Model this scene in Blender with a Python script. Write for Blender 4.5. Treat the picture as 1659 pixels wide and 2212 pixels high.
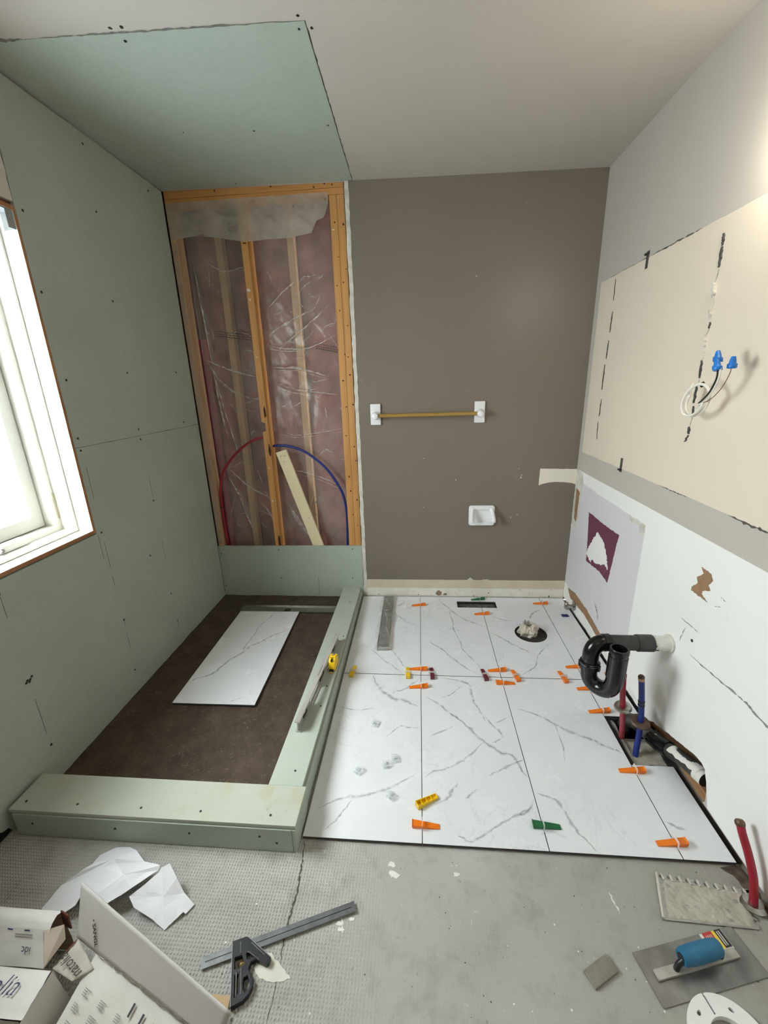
import bpy, bmesh, math, random
from mathutils import Vector, Matrix, noise
from mathutils.geometry import tessellate_polygon

for _o in list(bpy.data.objects):
    bpy.data.objects.remove(_o, do_unlink=True)
SC = bpy.context.scene
COL = SC.collection
PI = math.pi

# ------------------------------------------------------------------ camera
cd = bpy.data.cameras.new('camera')
cam = bpy.data.objects.new('camera', cd)
COL.objects.link(cam)
cd.sensor_fit = 'HORIZONTAL'
cd.sensor_width = 36.0
cd.lens = 36.0 * 901.54 / 1659.0
cd.clip_start = 0.02
_r = Vector((0.99646535, 0.07847172, -0.02998334))
_u = Vector((0.00525982, 0.29794126, 0.95456971))
_f = Vector((-0.08384, 0.95135335, -0.2964754))
_m = Matrix((_r, _u, -_f)).transposed().to_4x4()
_m.translation = Vector((1.4232, -2.6493, 1.449))
cam.matrix_world = _m
SC.camera = cam

# ------------------------------------------------------------------ world, lights, exposure
wd = bpy.data.worlds.new('overcast_sky')
SC.world = wd
wd.use_nodes = True
_wt = wd.node_tree
_bg = _wt.nodes['Background']
# even overcast sky, somewhat brighter overhead than at the horizon
_tc = _wt.nodes.new('ShaderNodeTexCoord'); _sx = _wt.nodes.new('ShaderNodeSeparateXYZ')
_mr = _wt.nodes.new('ShaderNodeMapRange')
_mr.inputs[1].default_value = 0.0; _mr.inputs[2].default_value = 1.0
_mr.inputs[3].default_value = 19.0; _mr.inputs[4].default_value = 25.0
_wt.links.new(_tc.outputs['Generated'], _sx.inputs[0]); _wt.links.new(_sx.outputs[2], _mr.inputs[0])
_wt.links.new(_mr.outputs[0], _bg.inputs[1])
_bg.inputs[0].default_value = (0.92, 0.965, 1.0, 1)

def area(name, loc, target, sx, sy, power, color):
    d = bpy.data.lights.new(name, 'AREA')
    d.shape = 'RECTANGLE'; d.size = sx; d.size_y = sy
    d.energy = power; d.color = color
    o = bpy.data.objects.new(name, d)
    COL.objects.link(o)
    o.location = loc
    o.rotation_euler = (Vector(target) - Vector(loc)).to_track_quat('-Z', 'Y').to_euler()
    return o

# sky portal in the window opening (lets the sky be sampled through the window)
_p = area('window_daylight_portal', (-0.26, -1.53, 1.47), (2, -1.53, 1.47), 1.0, 1.2, 10, (1, 1, 1))
_p.data.cycles.is_portal = True
# veiled sun behind thin cloud, coming in through the window
_d = bpy.data.lights.new('veiled_sun', 'SUN')
_d.energy = 1.5; _d.color = (1.0, 0.98, 0.95); _d.angle = math.radians(24)
_o = bpy.data.objects.new('veiled_sun', _d); COL.objects.link(_o)
_o.rotation_euler = Vector((1.0, 0.10, -1.5)).to_track_quat('-Z', 'Y').to_euler()
# warm light fitting on the right wall above the old mirror, outside the picture
_d = bpy.data.lights.new('vanity_lamp', 'POINT')
_d.energy = 6.0; _d.color = (1.0, 0.93, 0.8); _d.shadow_soft_size = 0.05
_o = bpy.data.objects.new('vanity_lamp', _d); COL.objects.link(_o); _o.location = (2.335, -1.335, 2.06)
# added fill light, unseen, near the ceiling behind the photographer
area('unseen_fill_light', (1.3, -3.05, 2.42), (1.3, -3.05, 0), 0.35, 0.35, 2.5, (1.0, 0.95, 0.86))

vs = SC.view_settings
SC.display_settings.display_device = 'sRGB'
vs.view_transform = 'Standard'
vs.look = 'None'
vs.exposure = 0.2
vs.gamma = 1.0
vs.use_curve_mapping = False

# ------------------------------------------------------------------ helpers
def S(r, g, b):
    def c(v):
        v /= 255.0
        return v / 12.92 if v <= 0.04045 else ((v + 0.055) / 1.055) ** 2.4
    return (c(r), c(g), c(b), 1.0)

class NT:
    def __init__(s, name):
        s.m = bpy.data.materials.new(name); s.m.use_nodes = True
        s.t = s.m.node_tree; s.n = s.t.nodes; s.l = s.t.links
        s.b = s.n['Principled BSDF']; s.o = s.n['Material Output']
    def N(s, kind, **kw):
        nd = s.n.new(kind)
        for k, v in kw.items():
            if k in nd.inputs.keys(): nd.inputs[k].default_value = v
            else: setattr(nd, k, v)
        return nd
    def L(s, a, b): s.l.new(a, b)
    def obj(s, scale=(1, 1, 1), rot=(0, 0, 0)):
        tc = s.N('ShaderNodeTexCoord'); mp = s.N('ShaderNodeMapping')
        mp.inputs['Scale'].default_value = scale; mp.inputs['Rotation'].default_value = rot
        s.L(tc.outputs['Object'], mp.inputs[0])
        return mp.outputs[0]
    def noise(s, vec, scale, detail=4, rough=0.55, dist=0.0):
        nd = s.N('ShaderNodeTexNoise'); nd.inputs['Scale'].default_value = scale
        nd.inputs['Detail'].default_value = detail; nd.inputs['Roughness'].default_value = rough
        nd.inputs['Distortion'].default_value = dist
        s.L(vec, nd.inputs['Vector']); return nd.outputs['Fac']
    def ramp(s, fac, stops):
        r = s.N('ShaderNodeValToRGB'); e = r.color_ramp.elements
        while len(e) < len(stops): e.new(0.5)
        for i, (p, c) in enumerate(stops):
            e[i].position = p; e[i].color = c if len(c) == 4 else (*c, 1)
        s.L(fac, r.inputs[0]); return r.outputs[0]
    def mix(s, fac, a, b, blend='MIX'):
        m = s.N('ShaderNodeMix'); m.data_type = 'RGBA'; m.blend_type = blend
        for val, sock in ((fac, m.inputs[0]), (a, m.inputs[6]), (b, m.inputs[7])):
            if hasattr(val, 'is_linked') or hasattr(val, 'links'): s.L(val, sock)
            else: sock.default_value = val
        return m.outputs[2]
    def bump(s, h, strength, dist=0.002):
        b = s.N('ShaderNodeBump'); b.inputs['Strength'].default_value = strength
        b.inputs['Distance'].default_value = dist
        s.L(h, b.inputs['Height']); s.L(b.outputs[0], s.b.inputs['Normal'])

MATS = {}
def pm(name, c1, c2=None, scale=6.0, rough=0.6, metal=0.0, bump=0.0, bscale=None, spec=0.5, stretch=(1, 1, 1), lo=0.3, hi=0.7, detail=4, bdist=0.002):
    """procedural principled material: two tones mixed by noise, optional fine relief"""
    if name in MATS: return MATS[name]
    t = NT(name)
    v = t.obj(stretch)
    if c2 is None: c2 = tuple(min(1, x * 0.9) for x in c1[:3]) + (1,)
    f = t.noise(v, scale, detail)
    t.L(t.ramp(f, [(lo, c1), (hi, c2)]), t.b.inputs['Base Color'])
    t.b.inputs['Roughness'].default_value = rough
    t.b.inputs['Metallic'].default_value = metal
    t.b.inputs['Specular IOR Level'].default_value = spec
    if bump:
        t.bump(t.noise(v, bscale or scale * 6, 3), bump, bdist)
    MATS[name] = t.m
    return t.m

def obj(name, verts, faces, mat=None, parent=None, smooth=False, loc=None):
    me = bpy.data.meshes.new(name)
    me.from_pydata([tuple(v) for v in verts], [], faces)
    me.validate(); me.update()
    bm = bmesh.new(); bm.from_mesh(me); bmesh.ops.recalc_face_normals(bm, faces=bm.faces); bm.to_mesh(me); bm.free()
    if mat: me.materials.append(mat)
    if smooth:
        for p in me.polygons: p.use_smooth = True
        try: me.set_sharp_from_angle(angle=math.radians(38))
        except Exception: pass
    o = bpy.data.objects.new(name, me); COL.objects.link(o)
    if parent: o.parent = parent
    if loc: o.location = loc
    return o

class MB:
    """collects shapes into one mesh"""
    def __init__(s): s.v = []; s.f = []
    def add(s, vs, fs):
        n = len(s.v); s.v += [Vector(v) for v in vs]; s.f += [tuple(i + n for i in f) for f in fs]; return s
    def box(s, a, b, M=None):
        x0, y0, z0 = a; x1, y1, z1 = b
        vs = [Vector(p) for p in ((x0,y0,z0),(x1,y0,z0),(x1,y1,z0),(x0,y1,z0),(x0,y0,z1),(x1,y0,z1),(x1,y1,z1),(x0,y1,z1))]
        if M: vs = [M @ v for v in vs]
        return s.add(vs, [(0,3,2,1),(4,5,6,7),(0,1,5,4),(1,2,6,5),(2,3,7,6),(3,0,4,7)])
    def bbox(s, a, b, bev=0.003, M=None):
        """box with bevelled edges"""
        bm = bmesh.new(); bmesh.ops.create_cube(bm, size=1)
        for v in bm.verts:
            v.co = Vector([(a[i] + b[i]) / 2 + v.co[i] * (b[i] - a[i]) for i in range(3)])
        bmesh.ops.bevel(bm, geom=list(bm.edges), offset=bev, segments=2, affect='EDGES', profile=0.6)
        bm.verts.index_update()
        vs = [v.co.copy() for v in bm.verts]
        if M: vs = [M @ v for v in vs]
        fs = [[v.index for v in f.verts] for f in bm.faces]; bm.free()
        return s.add(vs, fs)
    def prism(s, outline, holes=(), h0=0.0, h1=1.0, fn=None):
        """flat polygon with holes, extruded from h0 to h1; fn(u, v, h) -> point"""
        fn = fn or (lambda u, v, h: (u, v, h))
        loops = [list(outline)] + [list(h) for h in holes]
        flat = [p for lp in loops for p in lp]
        tri = tessellate_polygon([[Vector((p[0], p[1], 0)) for p in lp] for lp in loops])
        n = len(flat)
        vs = [fn(p[0], p[1], h0) for p in flat] + [fn(p[0], p[1], h1) for p in flat]
        fs = [tuple(t) for t in tri] + [tuple(i + n for i in reversed(t)) for t in tri]
        k = 0
        for lp in loops:
            m = len(lp)
            for i in range(m):
                a = k + i; b = k + (i + 1) % m
                fs.append((a, b, b + n, a + n))
            k += m
        return s.add(vs, fs)
    def tube(s, pts, r, seg=12, cap=True, closed=False):
        P = [Vector(p) for p in pts]; n = len(P)
        rs = r if isinstance(r, (list, tuple)) else [r] * n
        T = []
        for i in range(n):
            a = P[(i - 1) % n] if closed or i else P[0]
            b = P[(i + 1) % n] if closed or i < n - 1 else P[-1]
            t = (b - a); T.append(t.normalized() if t.length > 1e-9 else Vector((0, 0, 1)))
        up = Vector((0, 0, 1)) if abs(T[0].z) < 0.9 else Vector((1, 0, 0))
        X = (up - T[0] * up.dot(T[0])).normalized()
        vs = []
        for i in range(n):
            if i:
                X = (X - T[i] * X.dot(T[i]))
                X = X.normalized() if X.length > 1e-6 else T[i].orthogonal().normalized()
            Y = T[i].cross(X)
            for k in range(seg):
                a = 2 * PI * k / seg
                vs.append(P[i] + (X * math.cos(a) + Y * math.sin(a)) * rs[i])
        fs = []
        for i in range(n if closed else n - 1):
            for k in range(seg):
                a = i * seg + k; b = i * seg + (k + 1) % seg
                c = ((i + 1) % n) * seg + (k + 1) % seg; d = ((i + 1) % n) * seg + k
                fs.append((a, b, c, d))
        if cap and not closed:
            fs.append(tuple(reversed(range(seg)))); fs.append(tuple(range((n - 1) * seg, n * seg)))
        return s.add(vs, fs)
    def lathe(s, prof, seg=24, M=None, closed=False):
        """profile of (radius, height) revolved about z"""
        vs = []; n = len(prof)
        for r, z in prof:
            for k in range(seg):
                a = 2 * PI * k / seg
                v = Vector((r * math.cos(a), r * math.sin(a), z)); vs.append(M @ v if M else v)
        fs = []
        for i in range(n if closed else n - 1):
            j = (i + 1) % n
            for k in range(seg):
                q = (k + 1) % seg
                fs.append((i * seg + k, i * seg + q, j * seg + q, j * seg + k))
        if not closed:
            if prof[0][0] > 1e-6: fs.append(tuple(reversed(range(seg))))
            if prof[-1][0] > 1e-6: fs.append(tuple(range((n - 1) * seg, n * seg)))
        return s.add(vs, fs)
    def grid(s, nu, nv, fn):
        vs = [fn(i / nu, j / nv) for j in range(nv + 1) for i in range(nu + 1)]
        fs = [(j * (nu + 1) + i, j * (nu + 1) + i + 1, (j + 1) * (nu + 1) + i + 1, (j + 1) * (nu + 1) + i) for j in range(nv) for i in range(nu)]
        return s.add(vs, fs)
    def build(s, name, mat, parent=None, smooth=False, loc=None):
        return obj(name, s.v, s.f, mat, parent, smooth, loc)

def spline(pts, k=6):
    """Catmull-Rom through the points"""
    P = [Vector(p) for p in pts]; out = []
    for i in range(len(P) - 1):
        a = P[i - 1] if i else P[0] * 2 - P[1]
        b, c = P[i], P[i + 1]
        d = P[i + 2] if i + 2 < len(P) else P[-1] * 2 - P[-2]
        for j in range(k):
            t = j / k
            out.append(0.5 * ((2 * b) + (c - a) * t + (2 * a - 5 * b + 4 * c - d) * t * t + (3 * b - a - 3 * c + d) * t ** 3))
    out.append(P[-1]); return out

def frame(origin, z_axis, x_hint=(1, 0, 0)):
    z = Vector(z_axis).normalized(); x = Vector(x_hint)
    if abs(z.dot(x.normalized())) > 0.98: x = Vector((0, 1, 0)) if abs(z.y) < 0.9 else Vector((0, 0, 1))
    x = (x - z * x.dot(z)).normalized(); y = z.cross(x)
    m = Matrix((x, y, z)).transposed().to_4x4(); m.translation = Vector(origin); return m

def thing(name, label, cat, loc=(0, 0, 0), rz=0.0, group=None):
    o = bpy.data.objects.new(name, None); COL.objects.link(o)
    o.empty_display_size = 0.03
    o.location = loc; o.rotation_euler = (0, 0, rz)
    tag(o, label, cat, group); return o
def tag(o, label, cat, group=None):
    o['label'] = label; o['category'] = cat
    if group: o['group'] = group
    return o
def struct(o): o['kind'] = 'structure'; return o
def stuff(o): o['kind'] = 'stuff'; return o
def dup(root, label, loc, rz, group=None):
    r = root.copy(); COL.objects.link(r); r.location = loc; r.rotation_euler = (0, 0, rz); r['label'] = label
    if group: r['group'] = group
    for ch in list(root.children):
        c = ch.copy(); COL.objects.link(c); c.parent = r
        for g in list(ch.children):
            d = g.copy(); COL.objects.link(d); d.parent = c
    return r

def blob(cx, cy, r, n=12, jit=0.3, seed=0, sx=1, sy=1):
    rnd = random.Random(seed)
    return [(cx + sx * r * (1 + jit * rnd.uniform(-1, 1)) * math.cos(2 * PI * i / n), cy + sy * r * (1 + jit * rnd.uniform(-1, 1)) * math.sin(2 * PI * i / n)) for i in range(n)]

def jag(pts, step=0.012, amp=0.003, seed=1):
    """a polygon outline with torn, ragged edges"""
    rnd = random.Random(seed); out = []
    n = len(pts)
    for i in range(n):
        a = Vector(pts[i]); b = Vector(pts[(i + 1) % n]); L = (b - a).length
        m = max(1, int(L / step)); nrm = Vector((-(b - a).y, (b - a).x)).normalized() if L else Vector((0, 0))
        for j in range(m):
            p = a.lerp(b, j / m)
            if j: p = p + nrm * rnd.uniform(-amp, amp)
            out.append((p.x, p.y))
    return out

def ribbon(mb, pts, w, fn, seed=0, wob=0.4, k=4):
    """flat strip of uneven width along a 2D line; fn(u, v) -> point on the surface"""
    rnd = random.Random(seed)
    P = spline([(p[0], p[1], 0) for p in pts], k); n = len(P); vs = []; fs = []
    ph = rnd.uniform(0, 9)
    for i, p in enumerate(P):
        a = P[max(0, i - 1)]; b = P[min(n - 1, i + 1)]; t = (b - a).normalized(); nn = Vector((-t.y, t.x, 0))
        q = p + nn * (noise.noise(Vector((i * 0.55, ph, 0))) * min(w * 1.2, 0.005))
        e = min(1.0, 4.0 * i / n + 0.15, 4.0 * (n - 1 - i) / n + 0.15)
        ww = w * 0.5 * e * (1 + wob * noise.noise(Vector((i * 0.8, ph + 5, 0))) * 1.6)
        vs += [fn(*(q + nn * ww).xy), fn(*(q - nn * ww).xy)]
        if i: fs.append((2 * i - 2, 2 * i - 1, 2 * i + 1, 2 * i))
    mb.add(vs, fs)

def text_mesh(name, body, size, mat, parent, M, shear=0.0, offset=0.0, align='LEFT', sx=1.0):
    cu = bpy.data.curves.new(name, 'FONT'); cu.body = body; cu.size = size; cu.shear = shear
    cu.align_x = align; cu.offset = offset; cu.resolution_u = 3
    t = bpy.data.objects.new(name, cu); COL.objects.link(t)
    dg = bpy.context.evaluated_depsgraph_get()
    me = bpy.data.meshes.new_from_object(t.evaluated_get(dg))
    bpy.data.objects.remove(t, do_unlink=True)
    for v in me.vertices: v.co = M @ Vector((v.co.x * sx, v.co.y, 0.0))
    me.materials.clear(); me.materials.append(mat)
    o = bpy.data.objects.new(name, me); COL.objects.link(o); o.parent = parent
    return o

XR = 2.406                      # right wall
FZ = -0.015                     # bare floor level (tile top is 0)
def CZ(x): return 2.507 - 0.0166 * x   # ceiling height

VEINS = {
  (0, 0): [
    (4, [(1.246,-0.208),(1.287,-0.269),(1.336,-0.328),(1.378,-0.36),(1.42,-0.391)]),
    (4, [(1.127,-0.602),(1.183,-0.667),(1.228,-0.723),(1.287,-0.775),(1.327,-0.82)]),
    (5, [(1.262,-0.624),(1.298,-0.682),(1.324,-0.737),(1.345,-0.779)]),
    (5, [(1.272,-0.141),(1.305,-0.111),(1.319,-0.071)]),
  ],
  (1, 0): [
    (6, [(1.555,-0.025),(1.572,-0.085),(1.612,-0.151),(1.662,-0.241),(1.719,-0.308),(1.769,-0.34),(1.816,-0.383)]),
    (5, [(1.616,-0.17),(1.623,-0.26),(1.631,-0.344),(1.629,-0.416),(1.654,-0.527),(1.666,-0.609),(1.695,-0.673),(1.733,-0.746),(1.747,-0.774)]),
    (3, [(1.595,-0.409),(1.63,-0.408),(1.685,-0.43)]),
    (5, [(1.473,-0.533),(1.509,-0.574),(1.556,-0.62),(1.585,-0.671),(1.621,-0.714),(1.669,-0.772),(1.716,-0.816)]),
  ],
  (2, 0): [
    (5, [(1.846,-0.44),(1.88,-0.468),(1.927,-0.525),(1.974,-0.571),(2.019,-0.616),(2.048,-0.658)]),
    (4, [(2.159,-0.537),(2.102,-0.6),(2.057,-0.666),(2.032,-0.734),(1.986,-0.782),(1.944,-0.806)]),
    (6, [(2.213,-0.163),(2.162,-0.2),(2.132,-0.236),(2.119,-0.279)]),
    (3, [(1.881,-0.252),(1.93,-0.285),(1.997,-0.308)]),
  ],
  (0, 1): [
    (10, [(1.181,-0.843),(1.197,-0.892),(1.224,-0.943),(1.263,-0.982),(1.3,-1.01),(1.335,-1.013),(1.377,-1.035),(1.411,-1.052)]),
    (4, [(1.414,-0.877),(1.381,-0.905),(1.353,-0.938),(1.304,-0.96),(1.284,-0.976)]),
    (3, [(1.047,-1.073),(1.122,-1.087),(1.215,-1.074)]),
    (6, [(1.403,-1.406),(1.359,-1.439),(1.317,-1.465),(1.285,-1.481),(1.243,-1.495),(1.202,-1.509),(1.149,-1.515),(1.099,-1.537),(1.053,-1.566)]),
    (4, [(1.278,-1.239),(1.313,-1.195),(1.338,-1.173),(1.376,-1.18),(1.424,-1.181)]),
    (4, [(1.172,-1.524),(1.152,-1.563),(1.128,-1.601),(1.095,-1.637)]),
  ],
  (1, 1): [
    (6, [(1.452,-0.993),(1.493,-1.02),(1.525,-1.051),(1.556,-1.085),(1.587,-1.114),(1.607,-1.134)]),
    (7, [(1.529,-0.848),(1.594,-0.865),(1.643,-0.879),(1.666,-0.899),(1.671,-0.944),(1.674,-1.002),(1.691,-1.057),(1.713,-1.129)]),
    (3, [(1.641,-0.894),(1.602,-0.937),(1.564,-0.974),(1.521,-0.995)]),
    (4, [(1.762,-1.545),(1.796,-1.532),(1.825,-1.498)]),
    (4, [(1.805,-1.352),(1.822,-1.39)]),
    (8, [(1.559,-1.087),(1.604,-1.132),(1.64,-1.175),(1.661,-1.209),(1.687,-1.238),(1.718,-1.265),(1.749,-1.292),(1.787,-1.301),(1.804,-1.327),(1.813,-1.362),(1.827,-1.396)]),
    (5, [(1.704,-1.08),(1.733,-1.138),(1.758,-1.177),(1.77,-1.211),(1.741,-1.235),(1.722,-1.243)]),
    (3, [(1.809,-1.105),(1.752,-1.137)]),
    (5, [(1.832,-1.319),(1.778,-1.345),(1.728,-1.373),(1.685,-1.4)]),
    (5, [(1.687,-1.242),(1.638,-1.294),(1.593,-1.334),(1.551,-1.363),(1.505,-1.382),(1.47,-1.393),(1.442,-1.419)]),
    (4, [(1.634,-1.454),(1.605,-1.478),(1.582,-1.502)]),
    (6, [(1.564,-1.434),(1.555,-1.452),(1.532,-1.474),(1.528,-1.494),(1.503,-1.509),(1.468,-1.533)]),
    (5, [(1.83,-1.488),(1.802,-1.522),(1.767,-1.542),(1.723,-1.565),(1.679,-1.589),(1.631,-1.623),(1.585,-1.646),(1.563,-1.634),(1.544,-1.63)]),
    (4, [(1.567,-1.162),(1.514,-1.197),(1.464,-1.222)]),
  ],
  (2, 1): [
    (8, [(1.872,-1.05),(1.933,-1.074),(1.978,-1.103),(2.014,-1.135),(2.059,-1.17),(2.101,-1.192),(2.143,-1.209),(2.174,-1.238),(2.208,-1.254),(2.231,-1.268)]),
    (6, [(1.848,-1.459),(1.879,-1.475),(1.909,-1.487),(1.922,-1.52),(1.93,-1.556),(1.943,-1.591),(1.962,-1.618),(1.982,-1.652)]),
    (3, [(2.012,-1.097),(2.009,-1.181),(2.006,-1.257),(1.991,-1.322)]),
  ],
  (3, 1): [
    (5, [(2.251,-1.541),(2.275,-1.559),(2.308,-1.567)]),
  ],
  'p': [
    (7, [(0.62,-0.444),(0.574,-0.489),(0.528,-0.526),(0.49,-0.582),(0.443,-0.63),(0.419,-0.687),(0.4,-0.718),(0.372,-0.761),(0.355,-0.807),(0.339,-0.852),(0.318,-0.885),(0.266,-0.913),(0.233,-0.945)]),
    (4, [(0.459,-0.26),(0.444,-0.335),(0.423,-0.398),(0.399,-0.429)]),
    (4, [(0.477,-0.404),(0.417,-0.429),(0.421,-0.487),(0.415,-0.558),(0.411,-0.65),(0.421,-0.712)]),
    (3, [(0.558,-1.04),(0.51,-1.069)]),
  ],
}

# ------------------------------------------------------------------ materials of the room
def greenboard():
    t = NT('green_board_paper'); v = t.obj()
    n1 = t.noise(v, 2.2, 5); n2 = t.noise(v, 45, 3)
    c = t.ramp(n1, [(0.3, S(166, 175, 163)), (0.7, S(176, 184, 173))])
    c = t.mix(t.ramp(n2, [(0.42, (0, 0, 0)), (0.75, (0.25, 0.25, 0.25))]), c, S(152, 162, 150))
    n3 = t.noise(v, 7.5, 6, 0.7)
    c = t.mix(t.ramp(n3, [(0.68, (0, 0, 0)), (0.76, (0.35, 0.35, 0.35))]), c, S(194, 200, 192))
    t.L(c, t.b.inputs['Base Color']); t.b.inputs['Roughness'].default_value = 0.72
    t.b.inputs['Specular IOR Level'].default_value = 0.3
    t.bump(n2, 0.08, 0.001); return t.m
GREEN = greenboard()

def curbboard():
    t = NT('stained_green_board'); v = t.obj()
    n1 = t.noise(v, 3.0, 5); n2 = t.noise(v, 9, 6, 0.65, 0.6)
    c = t.ramp(n1, [(0.3, S(172, 176, 160)), (0.7, S(182, 186, 172))])
    c = t.mix(t.ramp(n2, [(0.52, (0, 0, 0)), (0.7, (0.8, 0.8, 0.8))]), c, S(172, 170, 138))
    n3 = t.noise(v, 30, 5, 0.7)
    c = t.mix(t.ramp(n3, [(0.66, (0, 0, 0)), (0.78, (0.6, 0.6, 0.6))]), c, S(120, 122, 100))
    t.L(c, t.b.inputs['Base Color']); t.b.inputs['Roughness'].default_value = 0.7
    t.bump(n3, 0.1, 0.001); return t.m
CURB = curbboard()

def scuffed_paint(name, c, scuff, rough=0.5, amt=0.35, bump=0.05):
    t = NT(name); v = t.obj()
    n1 = t.noise(v, 1.3, 3); n2 = t.noise(v, 11, 8, 0.72, 0.8); n3 = t.noise(v, 160, 2)
    c2 = tuple(x * 0.94 for x in c[:3]) + (1,)
    k = t.ramp(n1, [(0.3, c), (0.7, c2)])
    k = t.mix(t.ramp(n2, [(0.62, (0, 0, 0)), (0.74, (amt, amt, amt))]), k, scuff)
    t.L(k, t.b.inputs['Base Color']); t.b.inputs['Roughness'].default_value = rough
    t.b.inputs['Specular IOR Level'].default_value = 0.35
    t.bump(n3, bump, 0.001); return t.m
TAUPE = scuffed_paint('taupe_wall_paint', S(128, 118, 106), S(154, 146, 136), 0.36, 0.45)
GREIGE = scuffed_paint('light_grey_wall_paint', S(196, 189, 178), S(182, 176, 166), 0.5, 0.2)
CREAM = scuffed_paint('old_cream_paint', S(231, 218, 198), S(238, 230, 216), 0.55, 0.3)
WHITEW = scuffed_paint('bare_white_wall_paint', S(244, 243, 238), S(214, 212, 204), 0.55, 0.25)
LAV = scuffed_paint('lavender_grey_paint', S(220, 217, 219), S(192, 190, 192), 0.55, 0.3)
CEILP = scuffed_paint('ceiling_paint', S(192, 185, 175), S(186, 180, 170), 0.7, 0.15)
PURPLE = scuffed_paint('old_plum_paint', S(112, 62, 82), S(190, 170, 172), 0.55, 0.5)
MUD = pm('joint_compound', S(226, 222, 212), S(190, 184, 172), 22, 0.85, bump=0.4, bscale=90)
MUDTAN = pm('old_baseboard_tan_paint', S(214, 202, 178), S(204, 192, 166), 9, 0.7, bump=0.1)
KRAFT = pm('torn_brown_paper', S(158, 124, 92), S(140, 108, 80), 30, 0.85, bump=0.2)
BLACKGAP = pm('dark_cavity', S(22, 18, 15), S(14, 12, 10), 20, 0.95)
HOLEM = pm('screw_head_black', S(24, 23, 22), S(34, 33, 31), 60, 0.6)
ADH = pm('black_mirror_adhesive', S(88, 87, 86), S(58, 57, 57), 70, 0.55, bump=0.4, bscale=200)
PENCIL = pm('pencil_mark', S(104, 110, 104), S(88, 94, 88), 30, 0.8)

def wood(name, a, b, dark, scale=(40, 40, 1.6), rough=0.62):
    t = NT(name); v = t.obj(scale)
    g = t.noise(v, 1.0, 5, 0.6, 1.2)
    c = t.ramp(g, [(0.28, a), (0.55, b), (0.8, dark)])
    vk = t.obj((1, 1, 0.55)); kn = t.noise(vk, 14, 2)
    c = t.mix(t.ramp(kn, [(0.72, (0, 0, 0)), (0.8, (0.7, 0.7, 0.7))]), c, tuple(x * 0.45 for x in dark[:3]) + (1,))
    t.L(c, t.b.inputs['Base Color']); t.b.inputs['Roughness'].default_value = rough
    t.bump(g, 0.15, 0.001); return t.m
STUD = wood('aged_stud_timber', S(204, 154, 92), S(192, 138, 76), S(164, 112, 58))
STUDX = wood('aged_plate_timber', S(208, 154, 92), S(196, 138, 76), S(164, 110, 58), (1.6, 40, 40))
STUDP = wood('pale_stud_timber', S(206, 170, 124), S(196, 156, 108), S(176, 136, 92))
JAMBW = wood('raw_jamb_edge', S(176, 128, 82), S(158, 110, 70), S(128, 84, 54), (30, 3, 3))

def tile_mat():
    t = NT('marble_look_porcelain'); v = t.obj()
    n = t.noise(v, 3.0, 6, 0.6, 1.5)
    c = t.ramp(n, [(0.35, S(231, 233, 234)), (0.7, S(224, 227, 229))])
    r = t.noise(t.obj((1.0, 0.7, 1), (0, 0, 0.6)), 3.4, 5, 0.55, 2.2)
    vein = t.ramp(r, [(0.487, (0, 0, 0)), (0.5, (0.32, 0.32, 0.32)), (0.513, (0, 0, 0))])
    m2 = t.ramp(t.noise(v, 2.1, 2), [(0.48, (0, 0, 0)), (0.62, (1, 1, 1))])
    c = t.mix(t.mix(1.0, vein, m2, 'MULTIPLY'), c, S(176, 180, 184))
    d = t.noise(v, 130, 2)
    c = t.mix(t.ramp(d, [(0.74, (0, 0, 0)), (0.8, (0.25, 0.25, 0.25))]), c, S(150, 148, 140))
    t.L(c, t.b.inputs['Base Color'])
    du = t.noise(v, 4.5, 6, 0.7)
    rr = t.ramp(du, [(0.35, (0.16, 0.16, 0.16)), (0.7, (0.32, 0.32, 0.32))])
    t.L(rr, t.b.inputs['Roughness'])
    t.b.inputs['Specular IOR Level'].default_value = 0.45
    return t.m
TILE = tile_mat()
TEDGE = pm('tile_clay_edge', S(72, 70, 68), S(54, 52, 50), 40, 0.8)
def vein_mat(name, lo, hi):
    t = NT(name); v = t.obj()
    n = t.noise(v, 60, 5, 0.7)
    t.L(t.ramp(n, [(0.3, S(178, 181, 185)), (0.6, S(204, 207, 210))]), t.b.inputs['Base Color'])
    t.b.inputs['Roughness'].default_value = 0.25
    tr = t.N('ShaderNodeBsdfTransparent'); mx = t.N('ShaderNodeMixShader')
    t.L(t.ramp(t.noise(v, 26, 5, 0.7), [(0.36, (lo,) * 3), (0.62, (hi,) * 3)]), mx.inputs[0])
    t.L(tr.outputs[0], mx.inputs[1]); t.L(t.b.outputs[0], mx.inputs[2]); t.L(mx.outputs[0], t.o.inputs[0])
    return t.m
VEINM = vein_mat('tile_vein_core', 0.12, 0.62)
VEINW = vein_mat('tile_vein_halo', 0.0, 0.26)

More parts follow.
